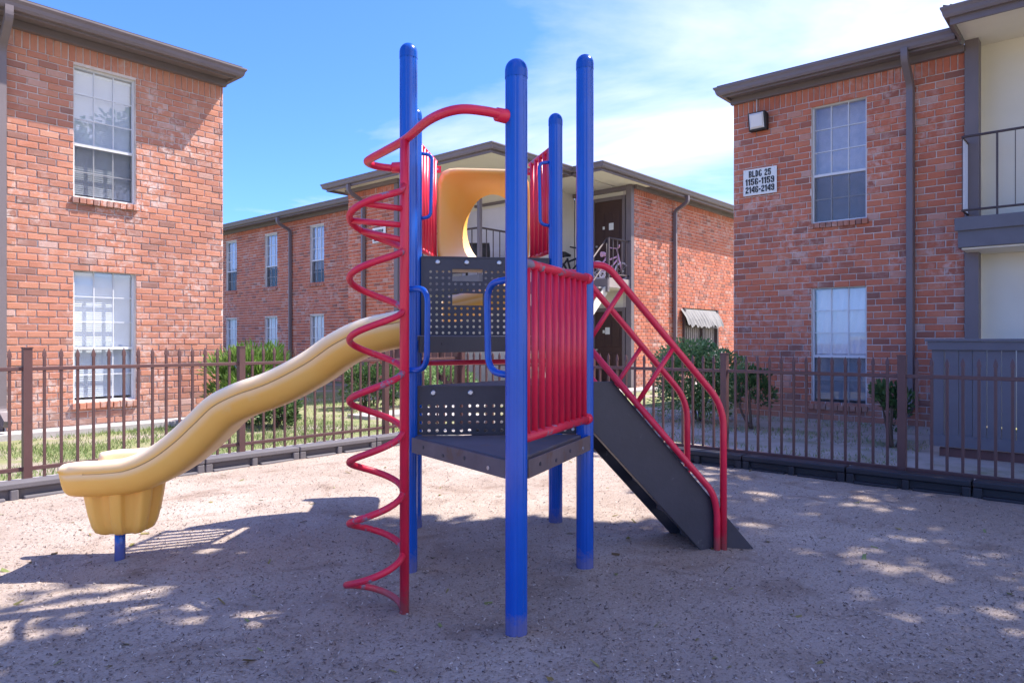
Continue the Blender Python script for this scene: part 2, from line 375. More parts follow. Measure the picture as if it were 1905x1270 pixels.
# ================================================================== brick walls
def px_of(p):
    return (952.5 + F_PX*p.x/p.y, 635 - F_PX*(p.z-1.5)/p.y)
class Brickwork:
    """All bricks of one building: biggest in view become parts, the others one joined part per wall."""
    def __init__(s, root, mat, limit=300): s.root = root; s.mat = mat; s.items = []; s.limit = limit
    def wall(s, name, axis, plane, a0, a1, z0, z1, out, holes, course, blen=.297, soldier=.30, seed=1, back=.35, lift=.016):
        """axis 'x': wall runs along x' at y'=plane; axis 'y': runs along y' at x'=plane. out=+-1 outward sign."""
        r = random.Random(seed)
        def P(a, d, z): return B(a, plane+out*d, z) if axis == 'x' else B(plane+out*d, a, z)
        # mortar backing with openings
        g = MB(); xs = sorted({a0, a1} | {h[0] for h in holes} | {h[1] for h in holes}); zs = sorted({z0, z1} | {h[2] for h in holes} | {h[3] for h in holes})
        fl = (out < 0) == (axis == 'x')
        def quad(*p): g.raw(list(p) if fl else list(p)[::-1], [(0,1,2,3)])
        for i in range(len(xs)-1):
            for j in range(len(zs)-1):
                cx = (xs[i]+xs[i+1])/2; cz = (zs[j]+zs[j+1])/2
                if any(h[0] < cx < h[1] and h[2] < cz < h[3] for h in holes): continue
                quad(P(xs[i],0,zs[j]), P(xs[i+1],0,zs[j]), P(xs[i+1],0,zs[j+1]), P(xs[i],0,zs[j+1]))
        for h in holes:
            d = -back
            for (p, q) in (((h[0],h[2]),(h[1],h[2])), ((h[1],h[2]),(h[1],h[3])), ((h[1],h[3]),(h[0],h[3])), ((h[0],h[3]),(h[0],h[2]))):
                quad(P(p[0],0,p[1]), P(p[0],d,p[1]), P(q[0],d,q[1]), P(q[0],0,q[1]))
        for (p, q) in (((a0,z0),(a1,z0)), ((a1,z0),(a1,z1)), ((a1,z1),(a0,z1)), ((a0,z1),(a0,z0))):
            quad(P(p[0],0,p[1]), P(q[0],0,q[1]), P(q[0],-back-.05,q[1]), P(p[0],-back-.05,p[1]))
        wall = g.build(name, M['mortar'], s.root)
        j = .0165
        def brick(b0, b1, c0, c1, tone):
            e = r.uniform(-.004, .005); t = lift+e; ch = .007; q = lambda: r.uniform(-.0035, .0035)
            m = MB(); m.cur = tone
            R0 = [P(b0,-.01,c0), P(b1,-.01,c0), P(b1,-.01,c1), P(b0,-.01,c1)]
            R1 = [P(b0+q(),t-ch,c0+q()), P(b1+q(),t-ch,c0+q()), P(b1+q(),t-ch,c1+q()), P(b0+q(),t-ch,c1+q())]
            R2 = [P(b0+ch,t+q(),c0+ch), P(b1-ch,t+q(),c0+ch), P(b1-ch,t+q(),c1-ch), P(b0+ch,t+q(),c1-ch)]
            fs = [(8,9,10,11)] + [(k+o, (k+1) % 4+o, (k+1) % 4+o+4, k+o+4) for o in (0, 4) for k in range(4)]
            if not fl: fs = [f[::-1] for f in fs]
            m.raw(R0+R1+R2, fs); c = P((b0+b1)/2, t, (c0+c1)/2); x, y = px_of(c) if c.y > .5 else (-9, -9)
            sz = (b1-b0)*(c1-c0)/c.y**2
            if axis == 'x': sz *= abs(c.dot(B(0,1)))/c.length
            else: sz *= abs(c.dot(B(1,0)))/c.length
            if not (2 < x < 1903 and 2 < y < 1268): sz = 0
            s.items.append((sz, wall, m))
        nc = int(round((z1-soldier-z0)/course)); ch = (z1-soldier-z0)/nc
        for k in range(nc):
            c0 = z0+k*ch; c1 = c0+ch; cm = (c0+c1)/2; x = a0-(blen/2 if k % 2 else 0)+r.uniform(-.01, .01)
            cuts = [(h[0], h[1]) for h in holes if h[2] < cm < h[3]]
            while x < a1-.01:
                L_ = blen*r.uniform(.95, 1.05); b0, b1 = max(x, a0), min(x+L_, a1); x += L_
                seg = [(b0, b1)]
                for (h0, h1) in cuts:
                    ns = []
                    for (p, q) in seg:
                        if q <= h0 or p >= h1: ns.append((p, q))
                        else:
                            if p < h0: ns.append((p, h0))
                            if q > h1: ns.append((h1, q))
                    seg = ns
                for (p, q) in seg:
                    if q-p < .03: continue
                    tone = min(1, max(0, r.gauss(.50, .22))) if r.random() > .08 else r.choice((.03, .07, .1, .96))
                    brick(p+j/2, q-j/2, c0+j/2, c1-j/2, tone)
        x = a0
        while soldier and x < a1-.02:
            w_ = .112; brick(x+j/2, min(x+w_, a1)-j/2, z1-soldier+j/2, z1-.01, min(1, max(0, r.gauss(.62, .12)))); x += w_
        return wall
    def finish(s, joined='brickwork'):
        s.items.sort(key=lambda t: -t[0]); rest = {}
        for i, (sz, wall, m) in enumerate(s.items):
            if i < s.limit and sz > 0: m.build('brick', s.mat, wall, tones=True)
            else: rest.setdefault(wall, []).append(m)
        for wall, ms in rest.items():
            g = MB()
            for m in ms:
                n = len(g.v); g.v += m.v; g.f += [tuple(i+n for i in f) for f in m.f]; g.sm += m.sm; g.tone += m.tone
            g.build(joined, s.mat, wall, tones=True, kind='stuff')

def make_window(root, axis, plane, out, a0, a1, z0, z1, blind='slats', screen=True, sill=True, flip=False, detail=True, seed=0, soft=None):
    """3 x 5 light sash window set 0.1 back in its opening; part 'window' > pane, muntin, blind, screen, sill_brick."""
    r = random.Random(seed)
    def P(a, d, z): return B(a, plane+out*d, z) if axis == 'x' else B(plane+out*d, a, z)
    def bx(g, a, b, d0, d1, c0, c1):
        lo, hi = (d0, d1)
        return g.raw([P(a,lo,c0),P(b,lo,c0),P(b,hi,c0),P(a,hi,c0),P(a,lo,c1),P(b,lo,c1),P(b,hi,c1),P(a,hi,c1)], [(0,3,2,1),(4,5,6,7),(0,1,5,4),(1,2,6,5),(2,3,7,6),(3,0,4,7)])
    fw = .030; g = MB(); zm = z0+(z1-z0)*.405
    bx(g, a0, a0+fw, -.14, -.06, z0, z1); bx(g, a1-fw, a1, -.14, -.06, z0, z1); bx(g, a0+fw, a1-fw, -.14, -.06, z0, z0+fw); bx(g, a0+fw, a1-fw, -.14, -.06, z1-fw, z1)
    bx(g, a0+fw, a1-fw, -.135, -.055, zm-.024, zm+.024)
    win = g.build('window', M['white'], root)
    ai, bi = a0+fw, a1-fw; cw = (bi-ai)/3
    rows = [(z0+fw, (zm-.024-z0-fw)/2, 2, -.115), (zm+.024, (z1-fw-zm-.024)/3, 3, -.10)]
    if detail:
        for (zb, rh, n, d) in rows:
            for c in (1, 2): g = MB(); bx(g, ai+c*cw-.008, ai+c*cw+.008, d-.012, d+.016, zb, zb+n*rh); g.build('muntin', M['white'], win)
            for q in range(1, n): g = MB(); bx(g, ai, bi, d-.010, d+.014, zb+q*rh-.0075, zb+q*rh+.0075); g.build('muntin', M['white'], win)
            for c in range(3):
                for q in range(n):
                    g = MB(); tl = r.uniform(-.0015, .0015); t2 = r.uniform(-.0015, .0015)
                    p = [(ai+c*cw+.003, zb+q*rh+.003), (ai+(c+1)*cw-.003, zb+q*rh+.003), (ai+(c+1)*cw-.003, zb+(q+1)*rh-.003), (ai+c*cw+.003, zb+(q+1)*rh-.003)]
                    dd = [d-.004+tl, d-.004+t2, d-.004-tl, d-.004-t2]
                    vv = [P(p[i][0], dd[i], p[i][1]) for i in range(4)] + [P(p[i][0], dd[i]-.006, p[i][1]) for i in range(4)]
                    g.raw(vv, [(0,1,2,3),(7,6,5,4),(0,4,5,1),(1,5,6,2),(2,6,7,3),(3,7,4,0)]); g.build('pane', M['glass'], win)
    else:
        g = MB()
        for (zb, rh, n, d) in rows:
            for c in (1, 2): bx(g, ai+c*cw-.014, ai+c*cw+.014, d-.012, d+.016, zb, zb+n*rh)
            for q in range(1, n): bx(g, ai, bi, d-.010, d+.013, zb+q*rh-.012, zb+q*rh+.012)
        g.build('muntins', M['white'], win)
        for (zb, rh, n, d) in rows:
            g = MB(); bx(g, ai, bi, d-.012, d-.004, zb, zb+n*rh); g.build('pane', M['glass'], win)
    if screen:
        g = MB(); g.raw([P(ai,-.07,z0+fw),P(bi,-.07,z0+fw),P(bi,-.07,zm-.03),P(ai,-.07,zm-.03)], [(0,1,2,3)]); g.build('insect_screen', M['screen'], win)
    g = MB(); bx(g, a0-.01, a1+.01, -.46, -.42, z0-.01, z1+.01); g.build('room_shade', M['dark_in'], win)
    if blind == 'slats':
        g = MB(); n = int((z1-z0-.12)/.036)
        for i in range(n):
            z = z1-.08-i*.036; sg = r.uniform(-.003, .003)
            g.raw([P(ai+.004,-.168,z-.023+sg),P(bi-.004,-.168,z-.023-sg),P(bi-.004,-.182,z+.0195-sg),P(ai+.004,-.182,z+.0195+sg)], [(0,1,2,3)])
        bx(g, ai, bi, -.22, -.155, z1-.085, z1-.045); g.build('blind', M['blind'], win)
    elif blind == 'curtain':
        g = MB(); vs = []; fs = []; n = 40
        zz0 = z0+.03 if soft is None else soft
        for i in range(n+1):
            a = ai+(bi-ai)*i/n; d = -.21+.022*sin(i*1.25+seed)+.012*sin(i*.53)
            for z in (zz0, (zz0+z1)/2, z1-.05): vs.append(P(a, d+.01*sin(z*3+i*.7), z))
        for i in range(n):
            for q in range(2): b = i*3+q; fs.append((b, b+3, b+4, b+1))
        g.raw(vs, fs, True); g.build('curtain', M['curtain'], win)
    if sill:
        n = max(6, int((a1-a0+.08)/.105)); sw = (a1-a0+.08)/n
        for i in range(n):
            g = MB(); g.cur = min(1, max(0, r.gauss(.28, .2))); a = a0-.04+i*sw; e = r.uniform(-.006, .008); dz = r.uniform(-.006, .004)
            bx(g, a+.006, a+sw-.006, -.10, .075+e, z0-.115+dz, z0-.012+dz)
            # sloped top
            if detail: g.build('sill_brick', M['brick'], win, tones=True, bevel=.006)
            else:
                if i == 0: G = MB()
                nn = len(G.v); G.v += g.v; G.f += [tuple(q+nn for q in f) for f in g.f]; G.sm += g.sm; G.tone += g.tone
        if not detail: G.build('sill', M['brick'], win, tones=True)
    return win

def gutter(root, pts, name='gutter', h=.20, dep=.17, mat=None):
    """K-style gutter swept along layout points (B frame), outward = right of travel."""
    prof = [(0,0),(0,-h),(dep*.55,-h),(dep*.72,-h*.75),(dep*.80,-h*.42),(dep,-h*.16),(dep,0),(dep*.88,0),(dep*.88,-.02),(.02,-.02)]
    P = [Vector(p) for p in pts]; n = len(P); g = MB(B); base = []
    for i in range(n):
        t0 = (P[i]-P[i-1]).normalized() if i else None; t1 = (P[i+1]-P[i]).normalized() if i < n-1 else None
        def nr(t): return Vector((t.y, -t.x, 0))
        if t0 is None: m = nr(t1)
        elif t1 is None: m = nr(t0)
        else:
            m = (nr(t0)+nr(t1)); m = m/max(.2, m.length_squared)*2
        base.append([tuple(P[i]+m*a+Vector((0,0,b))) for a, b in prof])
    k = len(prof); vs = [q for ring in base for q in ring]; fs = []
    for i in range(n-1):
        for j in range(k): fs.append((i*k+j, i*k+(j+1) % k, (i+1)*k+(j+1) % k, (i+1)*k+j))
    fs += [tuple(range(k)), tuple(range((n-1)*k, n*k))[::-1]]
    g.add(vs, fs); return g.build(name, mat or M['trim'], root)

def downspout(root, pts, w_=.09, d=.075, name='downspout'):
    g = MB(); P = fillet([B(*p) for p in pts], .12, 4)
    g.tube(P, .078, 4, raw=True); g.sm = [False]*len(g.sm); return g.build(name, M['trim'], root)

def shingles(root, quad, name='roof'):
    """low pitched roof plane: quad = eave a, eave b, ridge b, ridge a (B frame)"""
    g = MB(B); a, b, c, d = [Vector(p) for p in quad]; n = 14
    for i in range(n):
        t0, t1 = i/n, (i+1)/n
        p = a.lerp(d, t0); q = b.lerp(c, t0); r_ = b.lerp(c, t1); s_ = a.lerp(d, t1)
        up = Vector((0,0,.03)); g.add([tuple(p), tuple(q), tuple(r_), tuple(s_), tuple(p+up), tuple(q+up), tuple(r_+up*.2), tuple(s_+up*.2)], [(0,1,5,4),(4,5,6,7),(0,3,2,1),(1,2,6,5),(3,0,4,7)])
    return g.build(name, M['shingle'], root)
def bbox_part(root, name, mat, a, b, bevel=0, label=None):
    g = MB(B); g.box(a, b); return g.build(name, mat, root, bevel=bevel, label=label)

EAVE = 6.6
# ------------------------------------------------------------------ left building: wall y'=13.66 facing -y'
p = B(5.0, 13.66); LB = thing('apartment_building', 'sunlit brick apartment house behind the yellow slide with white-slatted window', 'building', p)
bw = Brickwork(LB, M['brick'])
holesL = [(4.157, 5.159, .45, 2.75), (4.157, 5.159, 3.99, 6.26)]
bw.wall('wall', 'x', 13.66, 3.18, 6.81, -.06, EAVE, -1, holesL, .1165, seed=11)
bw.finish()
make_window(LB, 'x', 13.66, -1, *holesL[1], seed=1); make_window(LB, 'x', 13.66, -1, *holesL[0], seed=2, screen=False)
bbox_part(LB, 'end_wall', M['mortar'], (3.2, 14.06, 0), (6.78, 22, EAVE)); 
bbox_part(LB, 'recess_wall', M['cream'], (-3, 14.7, 0), (3.18, 14.9, EAVE)); bbox_part(LB, 'corner_post', M['trim'], (2.95, 13.72, 0), (3.16, 13.98, EAVE))
bbox_part(LB, 'recess_beam', M['trim'], (-3, 13.75, 3.1), (2.94, 13.95, 3.55)); bbox_part(LB, 'storage_fence', M['trim'], (-3, 13.76, .1), (2.94, 13.86, 1.75))
ET = EAVE+.25
bbox_part(LB, 'frieze_board', M['trim'], (-3, 13.54, EAVE-.03), (6.83, 13.64, EAVE+.095)); bbox_part(LB, 'soffit', M['trim'], (-3, 13.25, EAVE+.10), (6.82, 22.2, EAVE+.125))
bbox_part(LB, 'fascia', M['trim'], (-3, 13.21, EAVE+.05), (6.86, 13.248, ET)); bbox_part(LB, 'fascia', M['trim'], (6.822, 13.25, EAVE+.05), (6.86, 22.2, ET))
gutter(LB, [(-3, 13.208, ET), (6.862, 13.208, ET), (6.862, 22, ET)], h=.165, dep=.15)
shingles(LB, [(-3, 13.12, ET+.01), (6.94, 13.12, ET+.01), (3.2, 17.2, ET+1.1), (-3, 17.2, ET+1.1)])
shingles(LB, [(6.94, 13.12, ET+.01), (6.94, 22.2, ET+.01), (3.2, 22.2, ET+1.1), (3.2, 17.2, ET+1.1)])
downspout(LB, [(3.1, 13.13, EAVE+.12), (3.1, 13.13, EAVE-.06), (3.1, 13.54, EAVE-.42), (3.1, 13.54, .35), (3.1, 13.2, .2)])

# ------------------------------------------------------------------ right building: wall x'=14.61 facing -x'
p = B(14.61, 4.3); RB = thing('apartment_building', 'shaded red brick apartment house with balcony and floodlight on the right', 'building', p)
bw = Brickwork(RB, M['brick_red'])
holesR = [(3.795, 4.81, .27, 2.58), (3.795, 4.81, 3.86, 6.2)]
bw.wall('wall', 'y', 14.61, 2.19, 6.44, -.06, EAVE, -1, holesR, .1235, seed=21)
bw.finish()
make_window(RB, 'y', 14.61, -1, *holesR[1], blind=None, seed=3); make_window(RB, 'y', 14.61, -1, *holesR[0], seed=4, blind='slats', screen=True)
wL = [o for o in RB.children if o.name.startswith('window')][-1]
g = MB(); vs = []; fs = []; n = 30      # plastic sheet hung behind the upper sash of the lower window
for i in range(n+1):
    for j in range(9):
        a = 3.85+.9*i/n; z = 1.26+1.26*j/8; vs.append(B(14.61+.15+.012*sin(i*.9+j*.8)+.012*mnoise.noise(Vector((a*5, z*4, 2))), a, z))
for i in range(n):
    for j in range(8): b = i*9+j; fs.append((b, b+9, b+10, b+1))
g.raw(vs, fs, True); g.build('plastic_sheet', M['sheet'], wL)
bbox_part(RB, 'end_wall', M['mortar'], (14.98, 2.2, 0), (22, 6.40, EAVE))
bbox_part(RB, 'frieze_board', M['trim'], (14.49, 2.19, EAVE-.03), (14.59, 6.46, EAVE+.095)); bbox_part(RB, 'soffit', M['trim'], (14.21, 2.24, EAVE+.10), (22, 6.45, EAVE+.125))
bbox_part(RB, 'fascia', M['trim'], (14.17, 2.24, EAVE+.05), (14.208, 6.49, ET)); bbox_part(RB, 'fascia', M['trim'], (14.21, 6.452, EAVE+.05), (22, 6.49, ET))
gutter(RB, [(22, 6.492, ET), (14.168, 6.492, ET), (14.168, 2.26, ET)], h=.165, dep=.15)
shingles(RB, [(14.08, 6.58, ET+.01), (14.08, -4, ET+.01), (18, -4, ET+1.1), (18, 3, ET+1.1)])
shingles(RB, [(22, 6.58, ET+.01), (14.08, 6.58, ET+.01), (18, 3, ET+1.1), (22, 3, ET+1.1)])
downspout(RB, [(14.09, 3.03, EAVE+.12), (14.09, 3.03, EAVE-.06), (14.53, 3.03, EAVE-.42), (14.53, 3.03, .35), (14.2, 3.03, .18)])
# balcony bay on the right
bbox_part(RB, 'corner_post', M['trim'], (14.52, 1.98, 0), (14.80, 2.186, EAVE+.16))
bbox_part(RB, 'recess_wall', M['cream'], (15.0, -4, 0), (15.2, 2.18, EAVE+.22)); bbox_part(RB, 'recess_wall', M['cream'], (14.82, 2.0, 0), (14.998, 2.17, EAVE+.16))
bbox_part(RB, 'balcony_floor', M['patio'], (13.95, -4, 3.08), (14.98, 2.2, 3.50), .01); bbox_part(RB, 'balcony_edge', M['patio'], (13.90, -4, 3.36), (13.948, 2.24, 3.58), .01)
bbox_part(RB, 'balcony_underside', M['cream'], (14.0, -4, 3.05), (14.98, 2.15, 3.078))
bbox_part(RB, 'balcony_roof_soffit', M['cream'], (13.42, -4, EAVE+.165), (14.99, 2.18, EAVE+.19)); bbox_part(RB, 'balcony_roof_fascia', M['trim'], (13.38, -4, EAVE+.06), (13.418, 2.22, EAVE+.34))
bbox_part(RB, 'balcony_roof_fascia', M['trim'], (13.42, 2.182, EAVE+.06), (14.2, 2.22, EAVE+.34))
gutter(RB, [(14.15, 2.222, EAVE+.34), (13.378, 2.222, EAVE+.34), (13.378, -4, EAVE+.34)], h=.17, dep=.12)
shingles(RB, [(14.3, 2.30, EAVE+.35), (13.28, 2.30, EAVE+.35), (14.9, 1.2, EAVE+.8), (15.4, 1.2, EAVE+.8)])
rl = MB(B); rl.tube([(14.0, 2.14, 4.95), (14.0, -4, 4.95)], .022, 8); rl.tube([(14.0, 2.14, 3.71), (14.0, -4, 3.71)], .02, 8); rl.tube([(14.0, 2.14, 4.95), (14.8, 2.14, 4.95)], .018, 8); rl.tube([(14.0, 2.14, 3.71), (14.8, 2.14, 3.71)], .018, 8)
rl = rl.build('balcony_railing', M['rail'], RB)
for i in range(24):
    g = MB(B); y = 2.14-.245*i; thick = .03 if i % 5 == 2 else .012; g.box((14.0-thick/2, y-thick/2, 3.3 if thick > .02 else 3.72), (14.0+thick/2, y+thick/2, 4.94)); g.build('baluster', M['rail'], rl)
for i in range(1, 7):
    g = MB(B); g.box((14.0+.12*i-.007, 2.133, 3.72), (14.0+.12*i+.007, 2.147, 4.94)); g.build('baluster', M['white'], rl)

# sign and floodlight on the right wall
GLYPH = {'B': '####.|##.##|##.##|##.##|####.|##.##|##.##|##.##|####.', 'L': '##...|##...|##...|##...|##...|##...|##...|#####|#####', 'D': '###..|####.|##.##|##.##|##.##|##.##|##.##|####.|###..',
 'G': '.###.|##.##|##...|##...|##...|##.##|##.##|##.##|.###.', '2': '.###.|##.##|##.##|...##|..##.|.##..|##...|#####|#####', '5': '#####|#####|##...|####.|##.##|...##|##.##|##.##|.###.',
 '1': '.##|###|###|.##|.##|.##|.##|.##|.##', '6': '.###.|##.##|##.##|##...|####.|##.##|##.##|##.##|.###.', '9': '.###.|##.##|##.##|##.##|.####|...##|##.##|##.##|.###.',
 '4': '...##|..###|.####|##.##|##.##|#####|#####|...##|...##', '-': '...|...|...|...|###|###|...|...|...', ' ': '...|...|...|...|...|...|...|...|...'}
def text_line(tx, width, height):
    """bold condensed block letters, centred on x, one glyph after another"""
    tot = sum(len(GLYPH[c].split('|')[0])+1 for c in tx)-1; cw = width/tot; ch = height/9; g = MB(); x = -width/2
    for c in tx:
        rows = GLYPH[c].split('|'); n = len(rows[0])
        for j, rw in enumerate(rows):
            k = 0
            while k < n:
                if rw[k] != '#': k += 1; continue
                e = k
                while e < n and rw[e] == '#': e += 1
                z1 = height-j*ch; z0 = z1-ch; c0 = .35*ch if (k > 0 and j in (0, 8)) else 0
                g.raw([(x+k*cw, z0, 0), (x+e*cw, z0, 0), (x+e*cw, z1, 0), (x+k*cw, z1, 0), (x+k*cw, z0, -.004), (x+e*cw, z0, -.004), (x+e*cw, z1, -.004), (x+k*cw, z1, -.004)], [(0,1,2,3),(0,4,5,1),(1,5,6,2),(2,6,7,3),(3,7,4,0)]); k = e
        x += (n+1)*cw
    return g
def wall_sign(lines, root_label, y0, y1, z0, z1, xp, sx=.56, size=None):
    c = B(xp, (y0+y1)/2, z0); sg = thing('building_sign', root_label, 'sign', (c.x, c.y, c.z))
    g = MB(B); g.box((xp-.014, y0, z0), (xp, y1, z1)); g.build('board', M['sign'], sg)
    n = len(lines); lh = (z1-z0)/(n+.35)
    for i, tx in enumerate(lines):
        t = text_line(tx, (y1-y0)*(.66 if i == 0 else .86), lh*.84).build('lettering', M['ink'])
        pos = B(xp-.0195, (y0+y1)/2, z1-lh*(i+1.05)); t.location = pos*U
        zx = Vector((-D2[0], -D2[1], 0)); zy = Vector((0,0,1)); zn = zx.cross(zy)
        R = Matrix((zx, zy, zn)).transposed(); t.rotation_euler = R.to_euler(); attach(t, sg)
    for (a, b) in ((.04,.04),(.04,-.04),(-.04,.04),(-.04,-.04)):
        yy = (y0 if a > 0 else y1)+a; zz = (z0 if b > 0 else z1)+b
        g = MB(); c = B(xp-.017, yy, zz); g.tube([c, c+B(-.006, 0)], .008, 8, raw=True); g.build('screw', M['steel'], sg)
    return sg
wall_sign(['BLDG 25', '1156-1159', '2146-2149'], 'white building number sign reading BLDG 25 on right brick wall', 5.49, 6.2, 4.58, 5.13, 14.565)
c = B(14.5, 5.88, 5.9); fl_ = thing('wall_floodlight', 'floodlight with frosted lens mounted above the BLDG 25 sign', 'light', c)
g = MB(B); g.add([(14.57,5.66,6.24),(14.57,6.04,6.24),(14.57,6.04,5.90),(14.57,5.66,5.90),(14.37,5.66,6.27),(14.37,6.04,6.27),(14.44,6.04,5.90),(14.44,5.66,5.90)], [(0,1,2,3),(4,7,6,5),(0,4,5,1),(1,5,6,2),(2,6,7,3),(3,7,4,0)]); g.build('housing', M['dark'], fl_, bevel=.02)
g = MB(B); g.add([(14.362,5.70,6.24),(14.362,6.00,6.24),(14.425,6.00,5.935),(14.425,5.70,5.935),(14.335,5.73,6.20),(14.335,5.97,6.20),(14.39,5.97,5.965),(14.39,5.73,5.965)], [(4,7,6,5),(0,4,5,1),(1,5,6,2),(2,6,7,3),(3,7,4,0)]); g.build('lens', M['lamp_glass'], fl_)
g = MB(B); g.tube([(14.53, 5.9, 6.24), (14.53, 5.9, 6.58)], .012, 8); g.build('conduit', M['white'], fl_)

# patio board fence in front of the balcony
p = B(11.0, 1.0); PF = thing('patio_fence', 'slate painted board fence under the balcony at right', 'fence', p)
yj = [2.04-.158*i for i in range(26)]
for i in range(25):
    g = MB(B); r0 = random.Random(i); dx = r0.uniform(-.006, .006); gp = r0.choice((.003, .004, .010, .014)); g.box((11.0+dx, yj[i+1]+gp, .10), (11.03+dx, yj[i]-.003, 1.40+r0.uniform(-.01, .01))); g.build('board', M['patio'], PF, bevel=.003)
g = MB(B); g.box((10.955, -2, 1.385), (10.998, 2.08, 1.50)); g.build('top_rail', M['patio'], PF, bevel=.005)
g = MB(B); g.box((10.92, -2, 1.502), (11.12, 2.11, 1.535)); g.build('cap_rail', M['patio'], PF, bevel=.005)
g = MB(B); g.box((10.958, -2, .09), (10.998, 2.06, .24)); g.build('bottom_rail', M['patio'], PF, bevel=.005)
g = MB(B); g.box((11.02, -2, -.1), (11.09, 1.95, .07)); g.build('skirt_board', M['rawwood'], PF, bevel=.005)
for i in range(22):
    g = MB(B); x = 11.1+.158*i; g.box((x, 2.0, .10), (x+.15, 2.03, 1.40)); g.build('board', M['patio'], PF)
g = MB(B); g.box((11.12, 1.96, 1.385), (14.5, 2.0, 1.53)); g.build('top_rail', M['patio'], PF)

# ------------------------------------------------------------------ back building
p = B(17, 17); BB = thing('apartment_building', 'long brick apartment house at the back with outside stair and doors', 'building', p)
bw = Brickwork(BB, M['brick_red'])
wins = [(23.99, 24.97), (27.46, 28.48), (30.97, 31.98)]
hl = [(a, b, .25, 2.55) for a, b in wins] + [(a, b, 3.82, 6.13) for a, b in wins]
bw.wall('wall', 'y', 16.1, 20.02, 36, -.06, EAVE, -1, hl, .1165, seed=31)
bw.wall('wall', 'y', 14.38, 17.55, 20.0, -.06, EAVE, -1, [], .1165, seed=32)
hr = [(23.3, 26.1, 1.15, 2.72)]
bw.wall('wall', 'x', 12.22, 19.98, 34, -.06, EAVE, -1, hr, .1165, seed=33)
bw.finish()
for i, h in enumerate(hl):
    make_window(BB, 'y', 16.1, -1, *h, blind='curtain', screen=i > 2, detail=False, seed=40+i, soft=None if i < 3 else 4.4+.25*(i-3))
bbox_part(BB, 'end_wall', M['mortar'], (14.75, 17.6, 0), (16.45, 19.98, EAVE)); bbox_part(BB, 'core', M['mortar'], (16.6, 20.1, 0), (26, 36, EAVE)); bbox_part(BB, 'core', M['mortar'], (20.6, 12.7, 0), (34, 20, EAVE))
bbox_part(BB, 'corner_post', M['trim'], (14.34, 17.36, 0), (14.56, 17.54, EAVE))
bbox_part(BB, 'corner_post', M['trim'], (19.80, 12.20, 0), (19.976, 12.40, EAVE))
# recessed cream walls
bbox_part(BB, 'recess_wall', M['cream'], (17.2, 14.62, 0), (17.4, 17.54, 6.62)); bbox_part(BB, 'recess_wall', M['cream'], (17.42, 14.62, 0), (19.98, 14.8, 6.62))
bbox_part(BB, 'recess_wall', M['cream'], (20.0, 12.42, 0), (20.2, 14.60, 6.60)); bbox_part(BB, 'recess_wall', M['cream'], (14.58, 17.37, 0), (17.18, 17.52, 6.62))
# balcony window and door behind the railing
bbox_part(BB, 'balcony_door', M['curtain'], (17.14, 15.3, 3.5), (17.19, 17.3, 5.9)); bbox_part(BB, 'storage_door', M['patio'], (17.13, 14.63, 3.5), (17.19, 15.18, 6.0)); bbox_part(BB, 'balcony_door_frame', M['trim'], (17.12, 15.2, 3.5), (17.19, 15.29, 6.0)); bbox_part(BB, 'balcony_door_frame', M['trim'], (17.12, 15.2, 6.01), (17.19, 16.7, 6.1))
# floors and landing
bbox_part(BB, 'balcony_floor', M['patio'], (15.2, 14.62, 3.1), (17.18, 17.35, 3.5)); bbox_part(BB, 'landing', M['stair'], (18.6, 12.25, 3.2), (19.98, 14.6, 3.5)); bbox_part(BB, 'landing_beam', M['trim'], (18.5, 12.25, 3.05), (18.598, 14.6, 3.45)); bbox_part(BB, 'landing_underside', M['cream'], (18.6, 12.3, 3.17), (19.9, 14.6, 3.198))
# balcony railing
def railing(root, pts, z0, z1, n, posts=True):
    g = MB(B)
    for i in range(len(pts)-1):
        g.tube([pts[i]+(z1,), pts[i+1]+(z1,)], .03, 6); g.tube([pts[i]+(z0+.12,), pts[i+1]+(z0+.12,)], .025, 6)
    ra = g.build('railing', M['rail'], root)
    for i in range(len(pts)-1):
        a = Vector(pts[i]); b = Vector(pts[i+1]); m = max(2, int((b-a).length/n))
        for k in range(m+1):
            q = a.lerp(b, k/m); g = MB(B); t = .03 if k in (0, m) else .012; g.box((q.x-t, q.y-t, z0 if t > .02 else z0+.13), (q.x+t, q.y+t, z1)); g.build('baluster', M['rail'], ra)
    return ra
railing(BB, [(15.3, 17.3), (15.3, 14.7), (17.1, 14.7)], 3.5, 4.92, .3)
for yy in (15.98, 14.7): bbox_part(BB, 'porch_column', M['trim'], (15.24, yy-.05, 3.5), (15.36, yy+.05, 6.62))
railing(BB, [(19.9, 12.3), (18.62, 12.3)], 3.5, 4.75, .22)
# stair flight towards the camera
st = MB(B)
st.add([(18.6,12.33,3.3),(14.9,12.33,.05),(14.9,12.33,-.05),(15.3,12.33,-.05),(18.6,12.33,3.0)] + [(18.6,12.39,3.3),(14.9,12.39,.05),(14.9,12.39,-.05),(15.3,12.39,-.05),(18.6,12.39,3.0)], [(0,1,2,3,4),(9,8,7,6,5),(0,5,6,1),(1,6,7,2),(2,7,8,3),(3,8,9,4),(4,9,5,0)])
st = st.build('stair', M['cream'], BB)
g = MB(B); g.add([(18.6,13.55,3.3),(14.9,13.55,.05),(14.9,13.55,-.05),(15.3,13.55,-.05),(18.6,13.55,3.0)] + [(18.6,13.61,3.3),(14.9,13.61,.05),(14.9,13.61,-.05),(15.3,13.61,-.05),(18.6,13.61,3.0)], [(0,1,2,3,4),(9,8,7,6,5),(0,5,6,1),(1,6,7,2),(2,7,8,3),(3,8,9,4),(4,9,5,0)]); g.build('stringer', M['cream'], st)
for i in range(13):
    g = MB(B); x = 18.55-.28*i; z = 3.28-.25*(i+.3); g.box((x-.32, 12.4, z-.05), (x, 13.54, z)); g.build('tread', M['concrete'], st)
